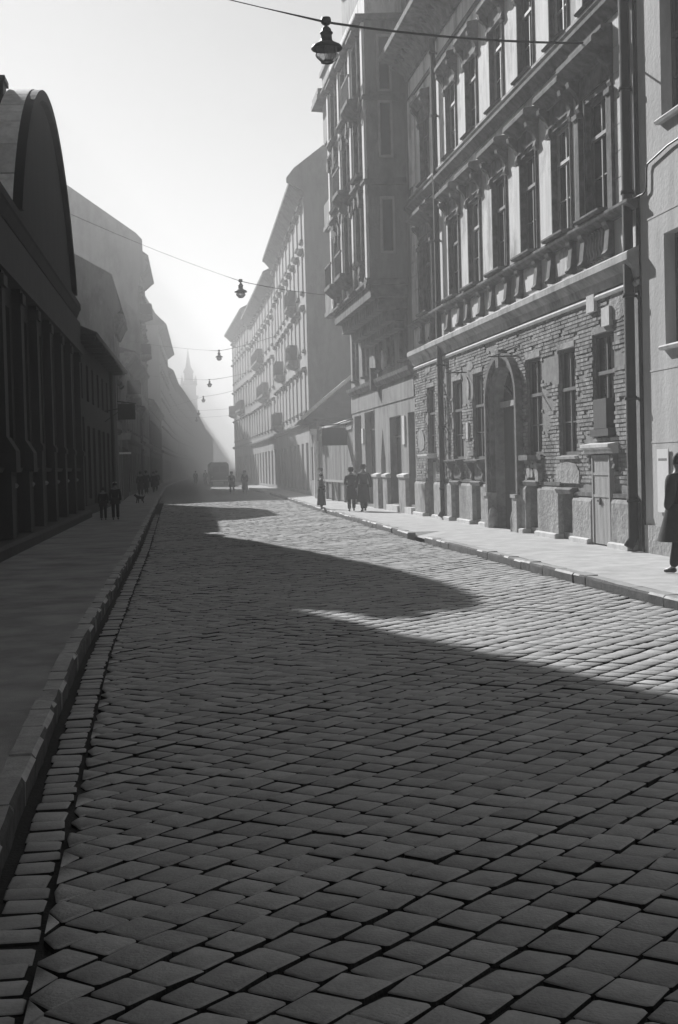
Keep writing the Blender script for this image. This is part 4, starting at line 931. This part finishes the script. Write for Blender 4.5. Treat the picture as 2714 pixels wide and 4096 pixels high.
lamps = [(3.24, 25.0, 9.0, 1.0, 'nearest big hanging street lamp with round shade, high against the sky'), (3.93, 61.0, 9.2, 1.0, 'second hanging street lamp, smaller, above the middle of the road'),
         (5.09, 106, 9.95, 1.0, 'third hanging street lamp down the row, dark against pale sky'), (5.75, 141, 10.0, 1.0, 'fourth hanging street lamp down the row'),
         (6.3, 174, 10.05, 1.0, 'fifth hanging street lamp down the row'), (7.02, 215, 10.05, 1.0, 'sixth hanging street lamp, tiny in the haze'), (7.54, 243, 10.0, 1.0, 'seventh and farthest hanging street lamp, a speck in the haze')]
for i, (x, y, z, s_, lab) in enumerate(lamps):
    r_ = thing('street_lamp', lab, 'lamp', (x, y, z), 'street lamps hung over the road')
    k = .66
    for nm, me in LP:
        o = under(nm, me, r_); o.scale = (k, k, k)
def sag(a, b, s_, n=14):
    a = Vector(a); b = Vector(b); return [a.lerp(b, k/n)-Vector((0, 0, s_*4*(k/n)*(1-k/n))) for k in range(n+1)]
def wire(label, pts, r=.014):
    c_ = Vector(pts[len(pts)//2])
    tag(MB().tube(pts, r, 6).build('suspension_wire', M['iron'], None, tuple(c_)), label, 'wire', 'wires carrying the street lamps')
def lamp_wire(i, left, right, label, r=.016):
    x, y, z = lamps[i][:3]; top = Vector((x, y, z+.475))
    wire(label, sag(left, top, .1, 8)+sag(top, right, .1, 8)[1:], [r*.4]*8+[r]*9)
lamp_wire(0, (-5.74, 25.5, 11.9), (8.75, 26.5, 9.62), 'wire carrying the nearest lamp across to the ornate house', .021)
lamp_wire(1, tuple(FL.P(fy(50.2), .02, 10.75)), (8.7, 61.4, 9.0), 'thin wire from the arched gable carrying the second lamp', .016)
lamp_wire(2, tuple(G4.P(8, 0, 11.2)), tuple(F4.P(24, .02, 11.6)), 'faint wire carrying the third lamp', .018)
lamp_wire(3, tuple(G5.P(9, 0, 11)), tuple(F5.P(28, 0.02, 11.3)), 'faint wire carrying the fourth lamp', .018)
lamp_wire(4, tuple(G6.P(22, 0, 8.9)), tuple(F6.P(25.5, .02, 11.2)), 'faint wire carrying the fifth lamp', .018)
lamp_wire(5, tuple(G7.P(23, 0, 11)), (14.5, 216, 11), 'hazy wire carrying the sixth lamp', .018)
lamp_wire(6, tuple(Fr(*sgts[0][:2], 'L').P(6, 0, 11)), (16, 244, 11), 'hazy wire carrying the seventh lamp', .018)
for (x, y) in ((14.5, 216), (16, 244)):
    pm = MB().lathe((x, y, -.2), [(.16, 0), (.12, 3), (.08, 11.4), (.02, 11.45)], 8)
    tag(pm.build('mast', M['iron'], None, (x, y, -.2)), ('nearer' if y < 230 else 'farther')+' of two slim iron masts holding far lamp wires at the right', 'mast', 'masts beyond the right row')

# ---------------------------------------------------------------- people
TMP = bpy.data.scenes.new('workbench')      # skin figures are evaluated here, alone
def skin_obj(name, verts, edges, radii, m, parent, sub=2, root=0):
    me = bpy.data.meshes.new(name); me.from_pydata(verts, edges, []); me.update()
    o = bpy.data.objects.new(name, me); TMP.collection.objects.link(o)
    md = o.modifiers.new('skin', 'SKIN'); md.use_smooth_shade = True; md.branch_smoothing = 0.6
    for i, r_ in enumerate(radii):
        sv = me.skin_vertices[0].data[i]; sv.radius = r_ if isinstance(r_, tuple) else (r_, r_); sv.use_root = (i == root)
    s_ = o.modifiers.new('sub', 'SUBSURF'); s_.levels = sub; s_.render_levels = sub
    vl = TMP.view_layers[0]; vl.update(); dg = vl.depsgraph; bm2 = bpy.data.meshes.new_from_object(o.evaluated_get(dg))
    o.modifiers.clear(); TMP.collection.objects.unlink(o); COL.objects.link(o); o.data = bm2; bm2.name = name; bm2.materials.clear(); bm2.materials.append(m)
    for p in bm2.polygons: p.use_smooth = True
    o.parent = parent
    return o
def figure(label, loc, face, H=1.7, stride=.25, coat=.75, arms='down', hat=None, trous='coat', top='coat2', lean=0.0, armsw=.15, hair=True, cat='person', group=None, bulk=1.0):
    """standing or walking figure; local +y is where it faces; coat = hem height as a share of the leg"""
    root = thing('person', label, cat, loc, group); root.rotation_euler = (0, 0, face); s = H/1.75
    J = {}
    J['pel'] = (0, 0, .95); J['wst'] = (0, .0, 1.1); J['chs'] = (0, .01+lean, 1.33); J['nkb'] = (0, -.005+lean, 1.46); J['nk'] = (0, .01+lean, 1.53); J['jaw'] = (0, .035+lean, 1.585); J['skl'] = (0, .02+lean, 1.665); J['crn'] = (0, .015+lean, 1.735); J['nos'] = (0, .125+lean, 1.63)
    for sg, n_ in ((-1, 'l'), (1, 'r')):
        st = stride*sg; J['hip'+n_] = (.095*sg, 0, .9); J['kne'+n_] = (.1*sg, st*.5+.03, .5+abs(st)*.02); J['ank'+n_] = (.1*sg, st*.95-.01, .085); J['toe'+n_] = (.115*sg, st*.95+.17, .03)
        J['sho'+n_] = (.185*sg, lean, 1.40); sw = -armsw*sg
        if arms == 'pocket': J['elb'+n_] = (.3*sg, -.1+lean, 1.15); J['wri'+n_] = (.2*sg, .06+lean, .95); J['hnd'+n_] = (.17*sg, .1+lean, .9)
        elif arms == 'front': J['elb'+n_] = (.25*sg, -.03+lean, 1.13); J['wri'+n_] = (.1*sg, .2+lean, 1.08); J['hnd'+n_] = (.05*sg, .22+lean, 1.07)
        else: J['elb'+n_] = (.235*sg, sw*.5-.03+lean, 1.13); J['wri'+n_] = (.245*sg, sw+.03+lean, .88); J['hnd'+n_] = (.245*sg, sw+.05+lean, .8)
    J = {k: Vector(v)*s for k, v in J.items()}
    def sk(nm, keys, edges, rad, m, sub=2): return skin_obj(nm, [tuple(J[k]) for k in keys], [(keys.index(a), keys.index(b)) for a, b in edges], [(tuple(x*s for x in rad[k]) if isinstance(rad[k], tuple) else rad[k]*s) for k in keys], m, root, sub)
    bk = ['pel', 'wst', 'chs', 'nkb', 'nk', 'jaw', 'skl', 'crn', 'nos']+[j+n_ for n_ in 'lr' for j in ('hip', 'kne', 'ank', 'toe', 'sho', 'elb', 'wri', 'hnd')]
    be = [('pel', 'wst'), ('wst', 'chs'), ('chs', 'nkb'), ('nkb', 'nk'), ('nk', 'jaw'), ('jaw', 'skl'), ('skl', 'crn'), ('jaw', 'nos')]
    for n_ in 'lr': be += [('pel', 'hip'+n_), ('hip'+n_, 'kne'+n_), ('kne'+n_, 'ank'+n_), ('ank'+n_, 'toe'+n_), ('nkb', 'sho'+n_), ('sho'+n_, 'elb'+n_), ('elb'+n_, 'wri'+n_), ('wri'+n_, 'hnd'+n_)]
    br = dict(pel=(.13, .1), wst=(.125, .09), chs=(.14, .1), nkb=.06, nk=.052, jaw=.066, skl=.088, crn=.06, nos=.014)
    for n_ in 'lr': br.update({'hip'+n_: .08, 'kne'+n_: .055, 'ank'+n_: .038, 'toe'+n_: .03, 'sho'+n_: .055, 'elb'+n_: .04, 'wri'+n_: .027, 'hnd'+n_: (.036, .018)})
    sk('body', bk, be, br, M['skin'])
    # fingers and thumbs, each its own short bent chain rooted in the palm
    for n_, sg in (('l', -1), ('r', 1)):
        hnd = J['hnd'+n_]; dr_ = (hnd-J['wri'+n_]).normalized(); sd_ = Vector((0, 1, 0)) if abs(dr_.y) < .8 else Vector((1, 0, 0)); sd_ = (sd_-dr_*sd_.dot(dr_)).normalized()
        vs, es, rs = [], [], []
        for q in range(5):
            b0 = hnd+sd_*(.022-.0145*q)*s if q < 4 else hnd-dr_*.035*s+sd_*.03*s
            ln = (.07, .08, .075, .06, .05)[q]*s; d1 = dr_ if q < 4 else (dr_*.6+sd_*.8).normalized(); cu = Vector((-sg*.35, 0, 0))
            n0 = len(vs); vs += [tuple(b0-d1*.02*s), tuple(b0+d1*ln*.55), tuple(b0+(d1+cu*.6).normalized()*ln)]; es += [(n0, n0+1), (n0+1, n0+2)]; rs += [.0095*s, .0085*s, .006*s]
        f_ = skin_obj('fingers', vs, es, rs, M['skin'], root, 1)
    tk = ['pel']+[j+n_ for n_ in 'lr' for j in ('hip', 'kne', 'ank')]; te = []
    for n_ in 'lr': te += [('pel', 'hip'+n_), ('hip'+n_, 'kne'+n_), ('kne'+n_, 'ank'+n_)]
    sk('trousers', tk, te, dict({'pel': (.15, .12)}, **{j+n_: r_ for n_ in 'lr' for j, r_ in (('hip', .105), ('kne', .083), ('ank', .075))}), M[trous])
    for n_ in 'lr':
        a_ = J['ank'+n_]; t_ = J['toe'+n_]; skin_obj('shoe', [tuple(a_+Vector((0, -.05*s, -.035*s))), tuple((a_+t_)/2+Vector((0, 0, -.008*s))), tuple(t_+Vector((0, .02*s, .0)))], [(0, 1), (1, 2)], [.045*s, .042*s, .03*s], M['iron'], root, 1)
    jk = ['pel', 'wst', 'chs', 'nkb']+[j+n_ for n_ in 'lr' for j in ('sho', 'elb', 'wri')]; je = [('pel', 'wst'), ('wst', 'chs'), ('chs', 'nkb')]
    for n_ in 'lr': je += [('chs', 'sho'+n_), ('sho'+n_, 'elb'+n_), ('elb'+n_, 'wri'+n_)]
    jr = dict(pel=(.19, .15), wst=(.175, .13), chs=(.185, .14), nkb=.075); [jr.update({'sho'+n_: .085, 'elb'+n_: .066, 'wri'+n_: .052}) for n_ in 'lr']
    jr = {k_: (tuple(v_*bulk for v_ in r_) if isinstance(r_, tuple) else r_*bulk) for k_, r_ in jr.items()}
    sk('coat', jk, je, jr, M[top])
    hem = (.95-coat*.85)*s; z0 = 1.02*s; rg_ = []
    m = MB(); nseg = 18
    for q in range(6):
        t = q/5; zz = z0+(hem-z0)*t; rx = (.195+.05*t)*s*bulk; ry = (.15+.07*t+abs(stride)*.35*t)*s*bulk
        rg_.append([m.pt(rx*math.cos(6.283*k/nseg)*(1+.05*math.sin(5*6.283*k/nseg)*t), ry*math.sin(6.283*k/nseg)*(1+.05*math.sin(4*6.283*k/nseg)*t), zz) for k in range(nseg)])
    for q in range(5):
        for k in range(nseg): m.face([rg_[q][k], rg_[q+1][k], rg_[q+1][(k+1) % nseg], rg_[q][(k+1) % nseg]], True)
    m.face(rg_[0]); under('coat_skirt', m.mesh('coat_skirt', M[top]), root)
    hc = J['skl']
    if hair:      # back of the head and temples
        m = MB(); m.lathe((hc.x, hc.y-.016*s, hc.z-.03*s), [(.094*s, -.055*s), (.103*s, 0), (.1*s, .05*s), (.075*s, .095*s), (.03*s, .118*s)], 14); under('hair', m.mesh('hair', M['hair']), root)
    if hat == 'brim':
        m = MB(); m.lathe((hc.x, hc.y, hc.z-.002*s), [(.15*s, 0), (.155*s, .01*s), (.108*s, .018*s), (.104*s, .07*s), (.08*s, .1*s), (.02*s, .095*s)], 16); under('hat', m.mesh('hat', M['coat2']), root)
    if hat == 'cap':
        m = MB(); m.lathe((hc.x, hc.y+.015*s, hc.z+.02*s), [(.105*s, 0), (.125*s, .03*s), (.12*s, .06*s), (.05*s, .085*s)], 14); m.box(hc.x-.07*s, hc.x+.07*s, hc.y+.08*s, hc.y+.17*s, hc.z+.015*s, hc.z+.03*s); under('cap', m.mesh('cap', M['coat2']), root)
    if hat == 'light':
        m = MB(); m.lathe((hc.x, hc.y, hc.z+.0*s), [(.108*s, 0), (.11*s, .03*s), (.085*s, .075*s), (.02*s, .09*s)], 14); under('cap', m.mesh('cap', M['wood_l']), root)
    return root
figure('man in a long dark coat cut off by the right edge of the picture', (7.5, 19.6, 0), R(25), 1.76, .3, .55, 'pocket', None, armsw=.1, lean=.02, bulk=1.22)
figure('broad person in long dark coat and hat, right one of the walking couple', (7.62, 51.6, 0), R(5), 1.72, .22, .7, 'down', 'brim')
figure('slimmer person in dark coat on the road side of the walking couple', (7.22, 52.0, 0), R(-5), 1.62, .26, .55, 'front', 'brim')
figure('lone man in dark robe-like coat standing still near the right kerb', (6.45+.1, 55.8, 0), R(-100), 1.44, .0, .9, 'front', 'light')
figure('dark walker in the roadway left of another, in front of the bus', (5.6, 103.0, RZ), R(170), 1.6, .3, .5, 'down', 'cap')
figure('dark walker in the roadway on the right of the pair, in front of the bus', (6.5, 102.5, RZ), R(175), 1.66, .15, .75, 'down', 'brim')
figure('smaller child in dark clothes walking nearest the left wall', (-1.78, 50.6, 0), R(0), 1.16, .2, .25, 'down', None, top='coat')
figure('taller child with pale cap on the left pavement', (-1.36, 50.6, 0), R(0), 1.34, .16, .25, 'down', 'light', top='coat')
figure('person leaning by the low house wall behind the standing man', (8.3, 70.5, 0), R(95), 1.6, .05, .6, 'front', 'cap')
for i, (x, y, hh, st) in enumerate(((-.9, 98, 1.66, .25), (-.55, 106, 1.7, .2), (.0, 112, 1.62, .25), (.25, 121, 1.68, .2))):
    figure(('hazy walker nearest of the four far on the left pavement', 'second of four hazy walkers far on the left pavement', 'third of four hazy walkers far on the left pavement', 'farthest of four hazy walkers on the left pavement')[i], (x, y, 0), R(10*i), hh, st, .6, 'down', ('brim', 'cap', None, 'brim')[i])
figure('faint person in the road left of the bus, nearer the kerb', (4.9, 168, RZ), R(180), 1.65, .2, .6)
figure('faint person in the road close beside the bus', (6.2, 172, RZ), R(180), 1.7, .2, .6)
# dog
dg_ = thing('dog', 'small dark dog trotting ahead of the children on the left pavement', 'dog', (-.72, 74.5, 0)); dg_.rotation_euler = (0, 0, R(60)); dg_.scale = (.85, .85, .85)
dv = [(0, -.18, .36), (0, 0, .36), (0, .17, .38), (0, .27, .46), (0, .35, .52), (0, .45, .49), (0, -.28, .42), (0, -.36, .52),
      (.06, .17, .3), (.06, .15, .17), (.06, .19, .02), (-.06, .17, .3), (-.06, .21, .17), (-.06, .26, .02),
      (.06, -.17, .3), (.06, -.12, .2), (.06, -.21, .12), (.06, -.18, .02), (-.06, -.17, .3), (-.06, -.16, .2), (-.06, -.27, .12), (-.06, -.25, .02), (.04, .32, .6), (-.04, .32, .6)]
de = [(1, 0), (1, 2), (2, 3), (3, 4), (4, 5), (0, 6), (6, 7), (2, 8), (8, 9), (9, 10), (2, 11), (11, 12), (12, 13), (0, 14), (14, 15), (15, 16), (16, 17), (0, 18), (18, 19), (19, 20), (20, 21), (4, 22), (4, 23)]
drr = [.1, .09, .115, .065, .07, .03, .025, .015, .05, .03, .022, .05, .03, .022, .055, .04, .026, .02, .055, .04, .026, .02, .014, .014]
skin_obj('body', dv, de, drr, M['fur'], dg_, 2, 1)

# ---------------------------------------------------------------- bus
bs = thing('bus', 'boxy dark bus seen end-on at the far end of the road', 'bus', (7.35, 160, RZ))
bx, by = 7.35, 160.0
def rbox(m, x0, x1, y0, y1, z0, z1, r_):
    pl = []
    for cx, cz, a0 in ((x1-r_, z0+.08, -90), (x1-r_, z1-r_, 0), (x0+r_, z1-r_, 90), (x0+r_, z0+.08, 180)):
        rr_ = .08 if cz < z0+.2 else r_
        cx2 = cx+(r_-rr_ if cx > (x0+x1)/2 else rr_-r_)
        for k in range(4): t = R(a0+30*k); pl.append((cx2+rr_*math.cos(t), cz+rr_*math.sin(t)))
    n = len(pl); a = [m.pt(x, y0, z) for x, z in pl]; b = [m.pt(x, y1, z) for x, z in pl]
    m.face(a); m.face(b[::-1])
    for k in range(n): m.face([a[(k+1) % n], a[k], b[k], b[(k+1) % n]])
m = MB(); rbox(m, bx-1.05, bx+1.05, by, by+7, RZ+.35, RZ+2.5, .32); m.build('body', M['bus'], bs)
m = MB(); m.box(bx-.85, bx+.85, by+.15, by+6.6, RZ+2.49, RZ+2.58); m.build('roof_panel', M['bus_t'], bs)  # paler roof puts the lit top edge into the paint
m = MB(); m.box(bx-.75, bx-.06, by-.02, by+.02, RZ+1.45, RZ+2.1); m.box(bx+.06, bx+.75, by-.02, by+.02, RZ+1.45, RZ+2.1); m.build('rear_window', M['glass'], bs)
for k in range(5):
    m = MB(); m.box(bx-1.07, bx-1.04, by+.7+k*1.2, by+1.6+k*1.2, RZ+1.45, RZ+2.05); m.build('side_window', M['glass'], bs)
m = MB(); m.box(bx-1.0, bx+1.0, by-.16, by-.05, RZ+.42, RZ+.58); m.build('bumper', M['bus_t'], bs)
for sx in (-.85, .85):
    m = MB(); m.box(bx+sx-.07, bx+sx+.07, by-.05, by+.02, RZ+.85, RZ+1.0); m.build('tail_lamp', M['bus_t'], bs)
    for yy in (1.4, 5.6):
        m = MB(); m.tube([(bx+sx-.14, by+yy, RZ+.42), (bx+sx+.14, by+yy, RZ+.42)], .42, 18); wh = m.build('wheel', M['iron'], bs)
        m = MB(); m.tube([(bx+sx-.16, by+yy, RZ+.42), (bx+sx+.16, by+yy, RZ+.42)], .2, 12); m.build('hub', M['zinc'], wh)

# ---------------------------------------------------------------- haze
hz = MB().box(-70, 110, -70, 860, -1.3, 46)
ho = hz.build('haze', None); ho['kind'] = 'stuff'
hm = bpy.data.materials.new('haze_air'); hm.use_nodes = True; nt_ = hm.node_tree; nt_.nodes.clear()
ou = nt_.nodes.new('ShaderNodeOutputMaterial'); pv = nt_.nodes.new('ShaderNodeVolumePrincipled')
pv.inputs['Color'].default_value = (.72, .72, .72, 1); pv.inputs['Density'].default_value = HAZE; pv.inputs['Anisotropy'].default_value = 0.3
nt_.links.new(pv.outputs[0], ou.inputs['Volume']); ho.data.materials.append(hm)
bpy.data.scenes.remove(TMP)
for o in bpy.data.objects:
    if '_w' in o: del o['_w']
